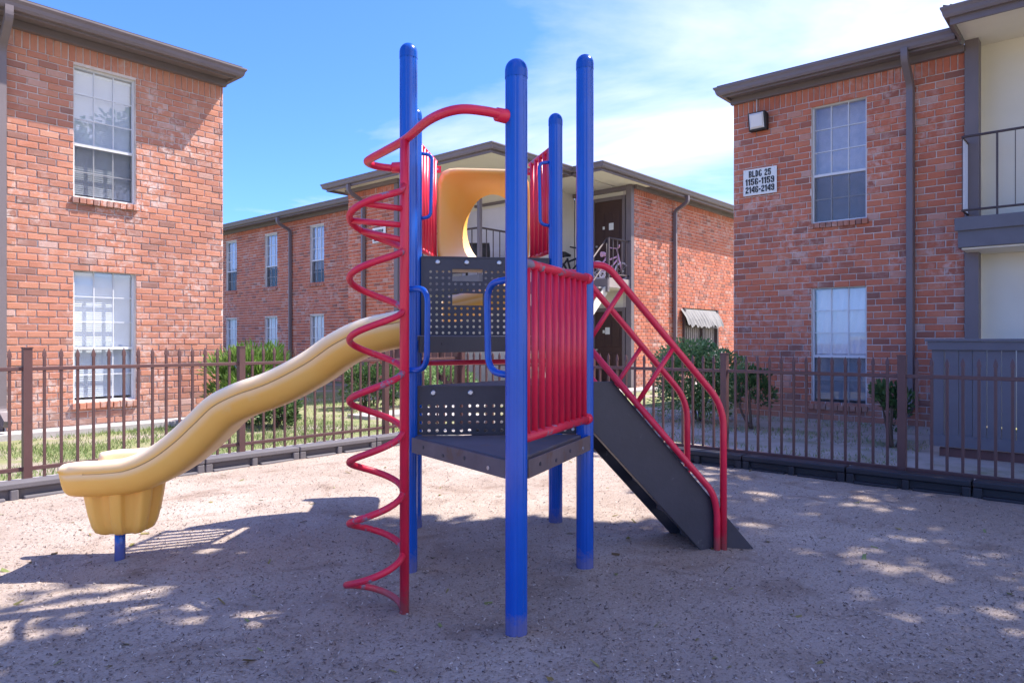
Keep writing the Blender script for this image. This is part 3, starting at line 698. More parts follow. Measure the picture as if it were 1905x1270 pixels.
g = MB(B); g.tube([(18.6,12.36,4.72),(14.95,12.36,1.45)], .028, 6); g.tube([(18.6,12.36,4.0),(14.95,12.36,.72)], .02, 6)
for k in range(6): x = 18.6-.73*k; z = 3.28-.88*.73*k*1.0; g.tube([(x,12.36,max(0,z)),(x,12.36,z+1.43)], .02, 6)
g.build('stair_rail', M['rail'], st)
# doors
def door(z0, z1, mark):
    g = MB(B); g.box((19.93, 12.62, z0), (19.995, 13.70, z1)); d = g.build('door', M['door'], BB)
    for (a, b, c, e) in ((12.50, 12.61, z0, z1+.12), (13.71, 13.82, z0, z1+.12), (12.612, 13.708, z1+.005, z1+.12)):
        g = MB(B); g.box((19.90, a, c), (19.99, b, e)); g.build('door_frame', M['trim'], d)
    for i in range(3):
        for (q0, q1) in ((.15, 1.1), (1.3, 2.3)):
            g = MB(B); y = 12.72+.31*i; g.box((19.915, y, z0+q0), (19.929, y+.24, z0+q1)); g.build('panel', M['door'], d, bevel=.01)
    g = MB(B); g.tube([(19.92, 13.60, z0+1.2), (19.85, 13.60, z0+1.2)], .035, 10); g.build('knob', M['steel'], d)
    g = MB(B); g.box((19.905, 13.0-mark, z0+1.72), (19.912, 13.18-mark, z0+1.95)); g.build('notice', M['sign'], d)
    g = MB(B); g.box((19.905, 13.30, z0+1.76), (19.912, 13.38, z0+1.86)); g.build('number_plate', M['sign'], d)
door(3.5, 6.2, .05); door(0.02, 2.5, -.1)
# roofs
EB = 6.51
zt = EB+.27
bbox_part(BB, 'frieze_board', M['trim'], (15.98, 20.02, EB-.02), (16.08, 36, EB+.105)); bbox_part(BB, 'soffit', M['trim'], (15.54, 20.4, EB+.112), (16.6, 36, EB+.135)); bbox_part(BB, 'fascia', M['trim'], (15.5, 20.4, EB+.05), (15.538, 36, zt))
gutter(BB, pts=[(15.498, 36, zt), (15.498, 20.4, zt)], h=.165, dep=.15); shingles(BB, [(15.44, 36, zt), (15.44, 17, zt), (20, 17, zt+1.1), (20, 36, zt+1.1)])
bbox_part(BB, 'frieze_board', M['trim'], (14.26, 17.3, EB-.02), (14.36, 20.04, EB+.105)); bbox_part(BB, 'soffit', M['cream'], (13.82, 12.84, EB+.112), (19.9, 20.36, EB+.135))
bbox_part(BB, 'fascia', M['trim'], (13.78, 12.80, EB+.03), (13.818, 20.4, zt)); bbox_part(BB, 'fascia', M['trim'], (13.82, 12.80, EB+.03), (18, 12.838, zt)); bbox_part(BB, 'fascia', M['trim'], (13.82, 20.362, EB+.03), (16, 20.4, zt))
gutter(BB, pts=[(15.5, 20.402, zt), (13.778, 20.402, zt), (13.778, 12.798, zt), (18, 12.798, zt)], h=.165, dep=.15)
shingles(BB, [(13.72, 20.45, zt), (13.72, 12.74, zt), (17.2, 15.6, zt+.85), (17.2, 18, zt+.85)]); shingles(BB, [(13.72, 12.74, zt), (20, 12.74, zt), (20, 15.6, zt+.85), (17.2, 15.6, zt+.85)])
bbox_part(BB, 'soffit', M['cream'], (17.42, 11.76, EB+.11), (20.59, 12.8, EB+.135)); bbox_part(BB, 'soffit', M['cream'], (17.42, 12.84, EB+.102), (20.2, 14.6, EB+.13))
bbox_part(BB, 'frieze_board', M['trim'], (19.98, 12.10, EB-.02), (34, 12.20, EB+.10)); bbox_part(BB, 'porch_beam', M['trim'], (19.86, 12.4, EB-.04), (19.99, 14.6, EB+.09))
bbox_part(BB, 'soffit', M['trim'], (20.6, 11.76, EB+.11), (34, 12.6, EB+.135)); bbox_part(BB, 'fascia', M['trim'], (17.38, 11.72, EB+.03), (34, 11.758, zt)); bbox_part(BB, 'fascia', M['trim'], (17.38, 11.76, EB+.03), (17.418, 13.6, zt))
gutter(BB, pts=[(17.378, 13.6, zt), (17.378, 11.718, zt), (34, 11.718, zt)], h=.165, dep=.15)
shingles(BB, [(17.32, 11.66, zt), (34, 11.66, zt), (34, 16, zt+1.0), (21, 16, zt+1.0)]); shingles(BB, [(17.32, 14.4, zt), (17.32, 11.66, zt), (21, 16, zt+1.0), (21, 16.2, zt+1.0)])
downspout(BB, [(15.42, 26.3, zt-.2), (15.42, 26.3, zt-.42), (16.0, 26.3, EB-.4), (16.0, 26.3, .2)]); downspout(BB, [(13.7, 19.05, zt-.2), (13.7, 19.05, zt-.42), (14.28, 19.05, EB-.4), (14.28, 19.05, .2)])
downspout(BB, [(22.6, 11.64, zt-.2), (22.6, 11.64, zt-.42), (22.6, 12.12, EB-.4), (22.6, 12.12, .2)])
# awninged window on the right wing
aw = MB(B)
for (a0, a1, z0, z1) in ((23.3, 23.42, 1.15, 2.72), (25.98, 26.1, 1.15, 2.72), (24.72, 24.90, .1, 2.2), (23.42, 25.98, 1.15, 1.25), (23.42, 25.98, 2.0, 2.08)): aw.box((a0, 12.12, z0), (a1, 12.215, z1))
aw = aw.build('window', M['rail'], BB)
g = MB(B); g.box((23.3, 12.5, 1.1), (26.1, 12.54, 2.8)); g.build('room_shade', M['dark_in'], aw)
for i in range(17):
    g = MB(B); x = 23.44+.15*i; g.box((x, 12.25, 1.25), (x+.09, 12.27, 2.2)); g.build('slat', M['board'], aw)
rr = random.Random(4); g = MB(B); n = 34; vs = []; fs = []
for i in range(n+1):
    x = 23.1+3.0*i/n; ln = .48+.16*rr.random(); vs += [(x, 12.18, 2.68), (x, 11.95+.05*rr.random(), 2.62-.5*ln), (x, 11.86, 2.62-ln)]
for i in range(n): fs += [(i*3, i*3+3, i*3+4, i*3+1), (i*3+1, i*3+4, i*3+5, i*3+2)]
g.add(vs, fs); g.build('awning', M['awning'], aw)
g = MB(B); vs = []; fs = []
for i in range(17):
    x = 24.9+1.35*i/16; ln = .3+.12*rr.random(); vs += [(x, 12.10, 1.14), (x, 11.80+.04*rr.random(), 1.08-.5*ln), (x, 11.72, 1.08-ln)]
for i in range(16): fs += [(i*3, i*3+3, i*3+4, i*3+1), (i*3+1, i*3+4, i*3+5, i*3+2)]
g.add(vs, fs); g.build('awning', M['awning'], aw)
for i in range(7):
    g = MB(B); x = 24.95+.18*i; g.box((x, 12.02, .2), (x+.10, 12.04, .95)); g.build('slat', M['board'], aw)
# sign on the back block (too small to read in the photograph: plain grey lines)
c = B(14.33, 18.27, 4.75); sg = thing('building_sign', 'small white sign behind the red spiral climber on far brick wall', 'sign', c)
g = MB(B); g.box((14.318, 17.93, 4.70), (14.335, 18.6, 5.18)); g.build('board', M['sign'], sg)
for i, (a, b) in enumerate(((18.05, 18.45), (17.98, 18.55), (17.98, 18.55))):
    rr = random.Random(i); y = a
    while y < b:
        w_ = rr.uniform(.03, .06); g = MB(B); g.box((14.312, y, 5.02-.14*i), (14.3175, y+w_, 5.11-.14*i)); g.build('lettering', M['ink'], sg); y += w_+.025
# ground-floor patio fence of the back block
p = B(14.3, 16.0); pf = thing('patio_fence', 'weathered brown board fence beneath the far balcony, behind the playset', 'fence', p)
for i in range(21):
    g = MB(B); y = 14.35+.15*i; g.box((14.3, y, .12), (14.33, y+.138, 1.55)); g.build('board', M['rawwood'], pf)
g = MB(B); g.box((14.24, 14.3, 1.42), (14.298, 17.5, 1.58)); g.build('top_rail', M['rawwood'], pf); g = MB(B); g.box((14.25, 14.3, .5), (14.298, 17.5, .62)); g.build('bottom_rail', M['rawwood'], pf)
for y in (14.3, 15.4, 16.45, 17.5): g = MB(B); g.box((14.20, y-.06, 0), (14.238, y+.06, 1.68)); g.build('post', M['rawwood'], pf)

# ================================================================== bicycles and balcony things
def bicycle(x, y, z, rz, s, frame, tyre, label):
    c = B(x, y, z); bk = thing('bicycle', label, 'bicycle', c)
    d = Vector((cos(rz), sin(rz), 0)); sd = Vector((-sin(rz), cos(rz), 0)); up = Vector((0,0,1))
    def Q(a, h, l=0): return c + d*a*s + up*h*s + sd*l*s
    for a in (-.42, .42):
        g = MB(); g.tube([Q(a+.24*cos(t*pi/12), .25+.24*sin(t*pi/12)) for t in range(24)], .028*s, 8, closed=True, raw=True); wh = g.build('wheel', tyre, bk)
        g = MB()
        for t in range(7): g.tube([Q(a, .25), Q(a+.23*cos(t*2*pi/7), .25+.23*sin(t*2*pi/7))], .006*s, 4, raw=True)
        g.tube([Q(a, .25, -.05), Q(a, .25, .05)], .025*s, 8, raw=True); g.build('spokes', M['steel'], wh)
    g = MB()
    for a, b in (((-.42,.25),(-.05,.27)), ((-.42,.25),(-.16,.58)), ((-.05,.27),(-.16,.62)), ((-.05,.27),(.30,.62)), ((-.14,.52),(.29,.68)), ((.27,.74),(.42,.25))): g.tube([Q(*a), Q(*b)], .026*s, 8, raw=True)
    g.build('frame', frame, bk)
    g = MB(); g.tube([Q(-.30,.70,0), Q(-.22,.71), Q(-.06,.69)], [.08*s,.07*s,.03*s], 8, raw=True); g.build('saddle', frame, bk)
    g = MB(); g.tube([Q(.27,.74), Q(.24,.90)], .02*s, 8, raw=True); g.tube([Q(.12,.96,-.28), Q(.22,.92,-.14), Q(.24,.90), Q(.22,.92,.14), Q(.12,.96,.28)], .018*s, 8, raw=True); g.build('handlebar', frame, bk)
    for l in (-.2, .2):
        g = MB(); g.tube([Q(-.42+.09*cos(t*pi/6), .09+.09*sin(t*pi/6), l) for t in range(12)], .025*s, 6, closed=True, raw=True); g.tube([Q(-.42,.25,l*.3), Q(-.42,.09,l)], .012*s, 6, raw=True); g.build('training_wheel', tyre, bk)
    return bk
bicycle(19.2, 12.62, 3.5, radians(28), 1.12, M['pink'], M['tyre'], "pink child's bicycle parked on the upper landing by the stair rail")
bicycle(19.3, 14.2, 3.5, radians(30), 1.3, M['dark'], M['dark'], 'dark bicycle against the cream wall beside the blue posts')
c = B(15.9, 15.35, 3.5); gr = thing('barbecue_grill', 'dark drum grill standing on the far balcony', 'grill', c)
g = MB(); g.tube([c+Vector((-.38,0,.72)), c+Vector((-.36,0,.72)), c+Vector((.36,0,.72)), c+Vector((.38,0,.72))], [.12,.36,.36,.12], 14, raw=True); g.build('drum', M['dark'], gr)
for a in (-.3, .3):
    for b in (-.15, .15): g = MB(); g.tube([c+Vector((a,b,.55)), c+Vector((a*1.2,b*1.5,0))], .02, 6, raw=True); g.build('leg', M['dark'], gr)
g = MB(); g.box((c.x-.4, c.y-.2, c.z+.25), (c.x+.4, c.y+.2, c.z+.28)); g.build('shelf', M['dark'], gr)

# ================================================================== metal picket fences
def picket_fence(label, axis, plane, a0, a1, posts, step, zr0, zr1, ztip, zpost, at):
    root = thing('metal_fence', label, 'fence', at)
    def P(a, d, z): return (a, plane+d, z) if axis == 'x' else (plane+d, a, z)
    for z, n in ((zr1, 'top_rail'), (zr0, 'bottom_rail')):
        g = MB(B); g.box(P(a0, -.018, z-.020), P(a1, .018, z+.020)); g.build(n, M['fence'], root, bevel=.004)
    ref = None
    for q in posts:
        g = MB(B); h = .039; g.box(P(q-h, -h, -.05), P(q+h, h, zpost)); g.add([P(q-h-.006,-h-.006,zpost), P(q+h+.006,-h-.006,zpost), P(q+h+.006,h+.006,zpost), P(q-h-.006,h+.006,zpost), P(q-h-.006,-h-.006,zpost+.012), P(q+h+.006,-h-.006,zpost+.012), P(q+h+.006,h+.006,zpost+.012), P(q-h-.006,h+.006,zpost+.012)], [(0,3,2,1),(4,5,6,7),(0,1,5,4),(1,2,6,5),(2,3,7,6),(3,0,4,7)])
        g.build('post', M['fence'], root)
    # one picket mesh, shared
    g = MB(B); h = .0125; a = 0
    g.box(P(-h,-h,.07), P(h,h,ztip-.09)); w2 = .019
    g.add([P(-w2,-h,ztip-.09), P(w2,-h,ztip-.09), P(w2,h,ztip-.09), P(-w2,h,ztip-.09), P(-w2*.8,-h*.7,ztip-.045), P(w2*.8,-h*.7,ztip-.045), P(w2*.8,h*.7,ztip-.045), P(-w2*.8,h*.7,ztip-.045), P(0,0,ztip)], [(0,3,2,1),(0,1,5,4),(1,2,6,5),(2,3,7,6),(3,0,4,7),(4,5,8),(5,6,8),(6,7,8),(7,4,8)])
    first = g.build('picket', M['fence'], root); src_loc = first.location.copy()
    qs = []; edges = sorted(posts)
    for i in range(len(edges)-1):
        n = max(1, int(round((edges[i+1]-edges[i])/step))); qs += [edges[i]+(edges[i+1]-edges[i])*k/n for k in range(1, n)]
    for i, q in enumerate(qs):
        off = B(q, 0) if axis == 'x' else B(0, q); off = off + Vector((0, 0, random.uniform(-.006, .006)))
        if i == 0: first.location = src_loc + off*U
        else: c_ = first.copy(); COL.objects.link(c_); c_.location = src_loc + off*U
    return root
p = B(4, 8.49); picket_fence('brown metal picket fence running behind the yellow slide', 'x', 8.49, -4.7, 8.30, [-4.7, -2.4, -.1, 2.16, 4.47, 6.78, 8.30], .152, .20, 1.22, 1.43, 1.43, p)
p = B(8.35, 3); picket_fence('brown metal picket fence along the right brick house', 'y', 8.35, -4.0, 8.44, [-4.0, -2.05, -.1, 1.82, 3.80, 5.80, 7.3, 8.44], .142, .155, 1.135, 1.335, 1.345, p)

# ================================================================== plastic border timbers
def border(axis, plane, a0, a1, mat, label, group):
    """one interlocking border piece: top slab, feet, two long slots"""
    g = MB(B); h = .165; d = .20; a1 -= .012
    def P(a, dd, z): return (a, plane+dd, z) if axis == 'x' else (plane+dd, a, z)
    Lg = a1-a0; e = .08*Lg
    g.box(P(a0,0,h-.06), P(a1,d,h)); g.box(P(a0,.05,-.04), P(a1,.075,h-.061))              # top slab, recessed web
    for (u, v) in ((0,.07), (.47,.53), (.93,1.0)): g.box(P(a0+u*Lg,.004,-.04), P(a0+v*Lg,d-.004,h-.061))
    for (u, v) in ((.07,.44), (.56,.93)): g.box(P(a0+u*Lg+.001,-.015,-.04), P(a0+v*Lg-.001,.049,.032))
    g.box(P(a0-.10,.02,-.04), P(a0-.001,d-.03,.05))                                          # coupling tab
    o = g.build('border_timber', mat, bevel=.012); c = B(*P((a0+a1)/2, d/2, 0)[:2]); rebase(o, c); return tag(o, label, 'border timber', group)
js = [1.31, 2.53, 3.745, 4.96, 6.17, 7.39]
names = ['grey plastic border timber at the far left edge of frame', 'grey plastic border timber behind the slide exit', 'slotted grey border timber under the middle of the slide', 'slotted grey border timber just left of the spiral climber', 'grey border timber behind the red spiral climber']
for i in range(5): border('x', 7.91, js[i], js[i+1], M['timber'], names[i], 'border timbers of the left fence')
js = [0.0, 1.15, 2.29, 3.43, 4.57, 5.71, 6.85, 7.87]
names = ['black border timber at the right edge of frame', 'black border timber in front of the slate patio fence corner', 'black border timber between the young shrub and the covered window', 'black border timber behind the two stair handrail ends', 'black border timber behind the middle of the stair ramp', 'black border timber behind the two right blue posts', 'black border timber seen low behind the nearest blue post']
for i in range(7): border('y', 7.98, js[i], js[i+1], M['timber_dark'], names[i], 'border timbers of the right fence')

# ================================================================== playset
PL = Vector((-.667, 4.55, 0)); PR = Vector((.478, 4.63, 0)); PBR = Vector((.355, 5.76, 0)); PBL = Vector((-.775, 5.63, 0)); PF_ = Vector((.022, 3.59, 0))
PS = thing('playset', 'blue, red and yellow metal playset with slide in the yard', 'playset', (-.15, 4.9, 0))
def post(p, top, r=.057):
    g = MB(); prof = [(r, -.2), (r, top-.08)]; seg = 96
    base = len(g.v)
    for rr_, z in prof:
        for k in range(seg):
            a = 2*pi*k/seg; q = rr_*(1-.05*max(0, cos(a*8))**4); g.v.append(p+Vector((q*cos(a), q*sin(a), z)))
    for k in range(seg): k2 = (k+1) % seg; g.f.append((k, k2, seg+k2, seg+k)); g.sm.append(True); g.tone.append(.5)
    o = g.build('post', M['blue'], PS)
    g = MB(); pr = [(r+.0015, top-.10), (r+.0015, top-.099), (r+.0015, top-.062), (r+.0015, top-.06)] + [((r+.0015)*cos(t*pi/12), top-.06+.06*sin(t*pi/12)) for t in range(1, 6)] + [(.002, top)]
    g.lathe(p, pr, 32, False); g.build('post_cap', M['blue_cap'], o); return o
post(PL, 3.42); post(PR, 3.38); post(PBR, 3.36); post(PBL, 3.36); post(PF_, 2.935)
def tri_deck(pts, top, th, name, mat):
    g = MB(); P = [Vector((p.x, p.y, top-th)) for p in pts]; g.prism(P, (0, 0, th)); return g.build(name, mat, PS, bevel=.008)
def edge_plate(a, b, z0, z1, out, name, mat, t=.012, parent=None, holes=4):
    d = (b-a).normalized(); n = Vector((d.y, -d.x, 0))*out; g = MB()
    g.prism([a+n*.004+Vector((0,0,z0)), b+n*.004+Vector((0,0,z0)), b+n*.004+Vector((0,0,z1)), a+n*.004+Vector((0,0,z1))], n*t); o = g.build(name, mat, parent or PS, bevel=.003)
    for i in range(holes):
        q = a.lerp(b, .15+.7*i/max(1, holes-1)); q = q+n*(t+.002)+Vector((0,0,z0+(z1-z0)*(.35 if i % 2 else .55))); g = MB(); g.tube([q, q+n*.006], .011, 10, raw=True); g.build('bolt', M['black'] if i != holes-1 else M['steel'], o)
    return o
# lower triangular deck
inset = lambda p, c, k: p.lerp(c, k)
cen = (PL+PR+PF_)/3
td = tri_deck([PL+Vector((.02,.0,0)), PF_+Vector((0,.02,0)), PR+Vector((-.01,0,0))], .893, .03, 'lower_deck', M['deck'])
edge_plate(PL+Vector((.045,-.075,0)), PF_+Vector((-.045,.03,0)), .798, .893, 1, 'deck_edge', M['edge'], parent=td); edge_plate(PF_+Vector((.05,.03,0)), PR+Vector((.015,-.06,0)), .798, .893, 1, 'deck_edge', M['edge'], parent=td)
# split square deck: right-front half and higher left-back half
hd = tri_deck([PL+Vector((.05,.06,0)), PR+Vector((-.05,.04,0)), PBR+Vector((-.03,-.06,0))], 1.212, .03, 'middle_deck', M['deck'])
ud = tri_deck([PL+Vector((.03,.10,0)), PBR+Vector((-.07,-.02,0)), PBL+Vector((.05,-.03,0))], 1.54, .03, 'upper_step_deck', M['deck'])
edge_plate(PL+Vector((.05,.08,0)), PBR+Vector((-.08,-.06,0)), 1.425, 1.535, 1, 'deck_edge', M['black'], parent=ud, holes=2)
edge_plate(PBL+Vector((.05,-.07,0)), PBR+Vector((-.05,-.07,0)), 1.43, 1.535, 1, 'deck_edge', M['black'], parent=ud, holes=2)
# perforated panels with real holes
def perforated(name, a, b, z0, z1, cell, r, solid, cut, parent, t=.02):
    d = (b-a); W_ = d.length; d.normalize(); n = Vector((d.y, -d.x, 0)); nu = int(W_/cell); nv = int(round((z1-z0)/cell)); cu = W_/nu; cv = (z1-z0)/nv; g = MB()
    def Q(u, v, k): return a+d*u+Vector((0,0,z0+v))+n*(t/2 if k == 0 else -t/2)
    for i in range(nu):
        for j in range(nv):
            u0, v0 = i*cu, j*cv; uc, vc = u0+cu/2, v0+cv/2
            if cut(uc/W_, vc/(z1-z0)): continue
            if solid(uc/W_, vc/(z1-z0)):
                for k in (0, 1): g.raw([Q(u0,v0,k), Q(u0+cu,v0,k), Q(u0+cu,v0+cv,k), Q(u0,v0+cv,k)], [(0,1,2,3) if k == 0 else (3,2,1,0)])
                continue
            O = [(u0,v0),(uc,v0),(u0+cu,v0),(u0+cu,vc),(u0+cu,v0+cv),(uc,v0+cv),(u0,v0+cv),(u0,vc)]
            I = [(uc+r*cos(pi*1.25+q*pi/4), vc+r*sin(pi*1.25+q*pi/4)) for q in range(8)]
            vs = [Q(*p, 0) for p in O+I] + [Q(*p, 1) for p in O+I]
            fs = []
            for q in range(8):
                q2 = (q+1) % 8; fs += [(q, q2, 8+q2, 8+q), (16+q2, 16+q, 24+q, 24+q2), (8+q, 8+q2, 24+q2, 24+q)]
            g.raw(vs, fs)
    o = g.build(name, M['black'], parent)
    # rim around the panel
    e = MB()
    for (u0, u1, v0, v1) in ((0, W_, 0, .012), (0, W_, z1-z0-.012, z1-z0), (0, .012, .012, z1-z0-.012), (W_-.012, W_, .012, z1-z0-.012)):
        P = [Q(u0,v0,0)+n*.006, Q(u1,v0,0)+n*.006, Q(u1,v1,0)+n*.006, Q(u0,v1,0)+n*.006]; e.prism(P, -n*(t+.012))
    e.build('rim', M['black'], o); return o, Q, n
fu = lambda u, v: v > .80
ri, Q, n = perforated('riser_panel', PL+Vector((.05,.03,0)), PR+Vector((-.05,.03,0)), .895, 1.212, .0515, .0115, lambda u, v: v > .70, lambda u, v: False, PS)
for u in (.10, .33, .62, .88):
    q = Q(u*1.05, .272, 0); g = MB(); g.tube([q, q+n*.004, q+n*.012], [.020,.020,.012], 14, raw=True); g.build('bolt', M['steel'], ri)
def wcut(u, v): return (.24 < u < .47 or .66 < u < .89) and (.40 < v < .53 or .68 < v < .81)
cl, Q, n = perforated('climbing_panel', PBL+Vector((.055,-.03,0)), PBR+Vector((-.055,-.03,0)), 1.545, 2.175, .0485, .011, lambda u, v: v > .86 or u < .04 or u > .96 or (.18 < u < .53 or .60 < u < .95) and (.36 < v < .85) and (v < .40 or v > .81), wcut, PS)
for u in (.13, .36, .62, .86):
    q = Q(u*1.0, .585, 0); g = MB(); g.tube([q, q+n*.004, q+n*.012], [.021,.021,.012], 14, raw=True); g.build('bolt', M['steel'], cl)
# top deck behind the climbing panel
HB0, HB1 = Vector((-.672, 6.33, 0)), Vector((.155, 6.42, 0))
g = MB(); g.prism([Vector((p.x, p.y, 2.12)) for p in (PBL+Vector((.05,.02,0)), PBR+Vector((-.05,.02,0)), HB1, HB0)], (0,0,.04)); g.build('top_deck', M['deck'], PS, bevel=.006)
g = MB(); g.tube([PBL+Vector((0,0,1.325)), PBR+Vector((0,0,1.345))], .020, 12, raw=True); g.build('brace_pipe', M['red'], PS)
def barrier(a, b, z0, z1, nb, rr_, name, ends=True, rail=.027):
    g = MB(); d = (b-a).normalized()
    g.tube([a+Vector((0,0,z1)), b+Vector((0,0,z1))], rail, 12, raw=True)
    o = g.build(name, M['red_worn'], PS)
    g = MB(); g.tube([a+Vector((0,0,z0)), b+Vector((0,0,z0))], rail, 12, raw=True); g.build('bottom_rail', M['red_worn'], o)
    for i in range(nb):
        q = a.lerp(b, (i+.6)/(nb+.2)); g = MB(); g.tube([q+Vector((0,0,z0)), q+Vector((0,0,z1))], rr_, 10, raw=True); g.build('bar', M['red'], o)
    if ends:
        for p in (b,):
            for z in (z0, z1): g = MB(); c_ = p+d*-.005+Vector((0,0,z)); g.tube([c_-d*.03, c_-d*.022, c_+d*.022, c_+d*.03], [.028,.036,.036,.028], 14, raw=True); g.build('clamp', M['red'], o)
    return o
dv_ = (PR-PF_).normalized(); nn = Vector((dv_.y, -dv_.x, 0))
barrier(PF_+dv_*.05+nn*.012, PR-dv_*.05+nn*.030, 1.0, 1.905, 10, .0185, 'barrier')
barrier(PBL+Vector((.02,.07,0)), HB0+Vector((-.01,-.02,0)), 2.25, 3.10, 6, .024, 'barrier', False, .02)
barrier(PBR+Vector((-.02,.07,0)), HB1+Vector((.01,-.02,0)), 2.25, 3.10, 5, .024, 'barrier', False, .02)
def handle(p, d, out, z0, z1, r=.0185, rad=.10):
    g = MB(); d = d.normalized(); P = fillet([p+Vector((0,0,z0)), p+d*out+Vector((0,0,z0+.015)), p+d*(out+.01)+Vector((0,0,z1-.01)), p+Vector((0,0,z1))], rad, 8); g.tube(P, r, 12, raw=True); return g.build('grab_handle', M['blue'], PS)
dlf = (PF_-PL).normalized(); nl = Vector((dlf.y, -dlf.x, 0))
handle(PL+dlf*.03+nl*.02, dlf+Vector((.10,0,0)), .22, 1.315, 1.835); handle(PF_-dlf*.03, -dlf+Vector((-.12,0,0)), .20, 1.325, 1.82)
dbb = (PBR-PBL).normalized(); handle(PBL+dbb*.04, dbb, .085, 2.48, 3.0, .014, .09); handle(PBR-dbb*.04, -dbb, .085, 2.44, 2.96, .014, .09)
# spiral climber
SPx, SPy = -.592, 3.885
hp = [PF_+Vector((-.01,0,2.635)), Vector((-.13,3.50,2.64)), Vector((-.27,3.475,2.64)), Vector((-.42,3.60,2.63)), Vector((SPx,3.93,2.625)), Vector((-.74,4.13,2.615)), Vector((-.865,4.30,2.61)), Vector((-.895,4.38,2.61)), Vector((-.86,4.47,2.61)), Vector((-.77,4.545,2.615)), PL+Vector((0,0,2.62))]
g = MB(); g.tube(catmull(hp, 6), .024, 12, raw=True); sp = g.build('spiral_climber', M['red'], PS)
g = MB(); g.tube([(SPx, SPy+.02, 2.61), (SPx, SPy, 2.3), (SPx, SPy, -.1)], .026, 14); g.build('pole', M['red'], sp)
ZT, PIT, HR = 2.33, .333, .145; hc = (SPx-.152, SPy-.012)
def hx(f, k=0):
    ph = -2*pi*f; e = HR*(1+.12*max(0, f-6)); return Vector((hc[0]-(e-HR)+e*cos(ph), hc[1]+e*sin(ph), max(.012, ZT-PIT*f)))
coil = [Vector((SPx, SPy, ZT+.035))] + [hx(i/28) for i in range(1, 7*28+1)] + [Vector((SPx-.01, SPy, -.01))]
g = MB(); g.tube(coil, .0185, 10, raw=True); g.build('coil', M['red_worn'], sp)
for f, z in ((.30, 2.228), (.5, 2.139), (.62, 2.056)):
    g = MB(); g.tube([hx(f), Vector((SPx, SPy, z))], .0165, 10, raw=True); g.build('rung', M['red'], sp)
for p, q in ((PF_+Vector((-.055,-.022,2.637)), PF_+Vector((-.10,-.05,2.638))), (PL+Vector((-.055,0,2.62)), PL+Vector((-.105,-.006,2.617)))):
    g = MB(); dd = (q-p).normalized(); g.tube([p-dd*.02, p, q, q+dd*.004], [.036,.036,.034,.026], 16, raw=True); g.build('collar', M['red'], sp)
# stair with stringers, treads and handrails
SD = Vector((.970, .243, 0)); SN = Vector((-.243, .970, 0)); S0 = Vector((1.50, 5.07, 0))
def SP(t, z, w_=0): return S0 + SD*t + SN*w_ + Vector((0,0,z))
stt = None
for i, w_ in enumerate((0, .47)):
    g = MB(); poly = [SP(-1.02,1.225,w_), SP(-.83,1.225,w_), SP(.262,.0,w_), SP(.262,-.05,w_), SP(-.10,-.05,w_), SP(-1.02,.935,w_)]
    if i == 1: poly = [SP(-1.02,1.10,w_), SP(-.83,1.10,w_), SP(.15,.0,w_), SP(.15,-.05,w_), SP(-.10,-.05,w_), SP(-1.02,.935,w_)]
    g.prism(poly, SN*.016)
    if stt is None: stt = g.build('stair', M['black'], PS, bevel=.003)
    else: g.build('stringer', M['black'], stt, bevel=.003)
g = MB(); g.prism([SP(-1.02,.935,.017), SP(-.10,-.05,.017), SP(-.06,-.05,.017), SP(-1.02,.975,.017)], SN*.05); g.build('flange', M['black'], stt)
for k in range(5):
    g = MB(); t = -.88+.20*k; z = 1.03-.225*k; g.prism([SP(t,z,.018), SP(t+.24,z,.018), SP(t+.24,z+.02,.018), SP(t,z+.02,.018)], SN*.45); g.prism([SP(t,z-.14,.018), SP(t+.015,z-.14,.018), SP(t+.015,z-.001,.018), SP(t,z-.001,.018)], SN*.45); g.build('tread', M['deck'], stt)
for i, w_ in enumerate((-.035, .50)):
    top = fillet([SP(-1.03,2.02,w_), SP(-.89,2.02,w_), SP(0,1.04,w_), SP(0,-.05,w_)], .16, 7)
    g = MB(); g.tube(top, .0245, 12, raw=True); hr_ = g.build('handrail', M['red'], stt)
    off = -.045
    low = fillet([SP(-1.0,1.44,w_), SP(-.04+off,.43,w_), SP(-.0+off-.005,.3,w_), SP(off-.005,-.05,w_)], .14, 6)
    g = MB(); g.tube(low, .0235, 12, raw=True); g.build('lower_rail', M['red'], hr_)
    for ft in (.17, .66):
        ta = -.89+ft*.89*.86; za = 2.02-(ta+.89)*1.101; tb = ta-.30; zb = za-.27
        kk = (1.44-1.052*(tb+1.0)); # meet the lower rail
        tb2 = ta; 
        # perpendicular from upper rail to lower rail
        tb = ta-.275; zb = 1.44-1.052*(tb+1.0)
        g = MB(); g.tube([SP(ta,za,w_), SP(tb,zb,w_)], .0175, 10, raw=True); g.build('strut', M['red'], hr_)
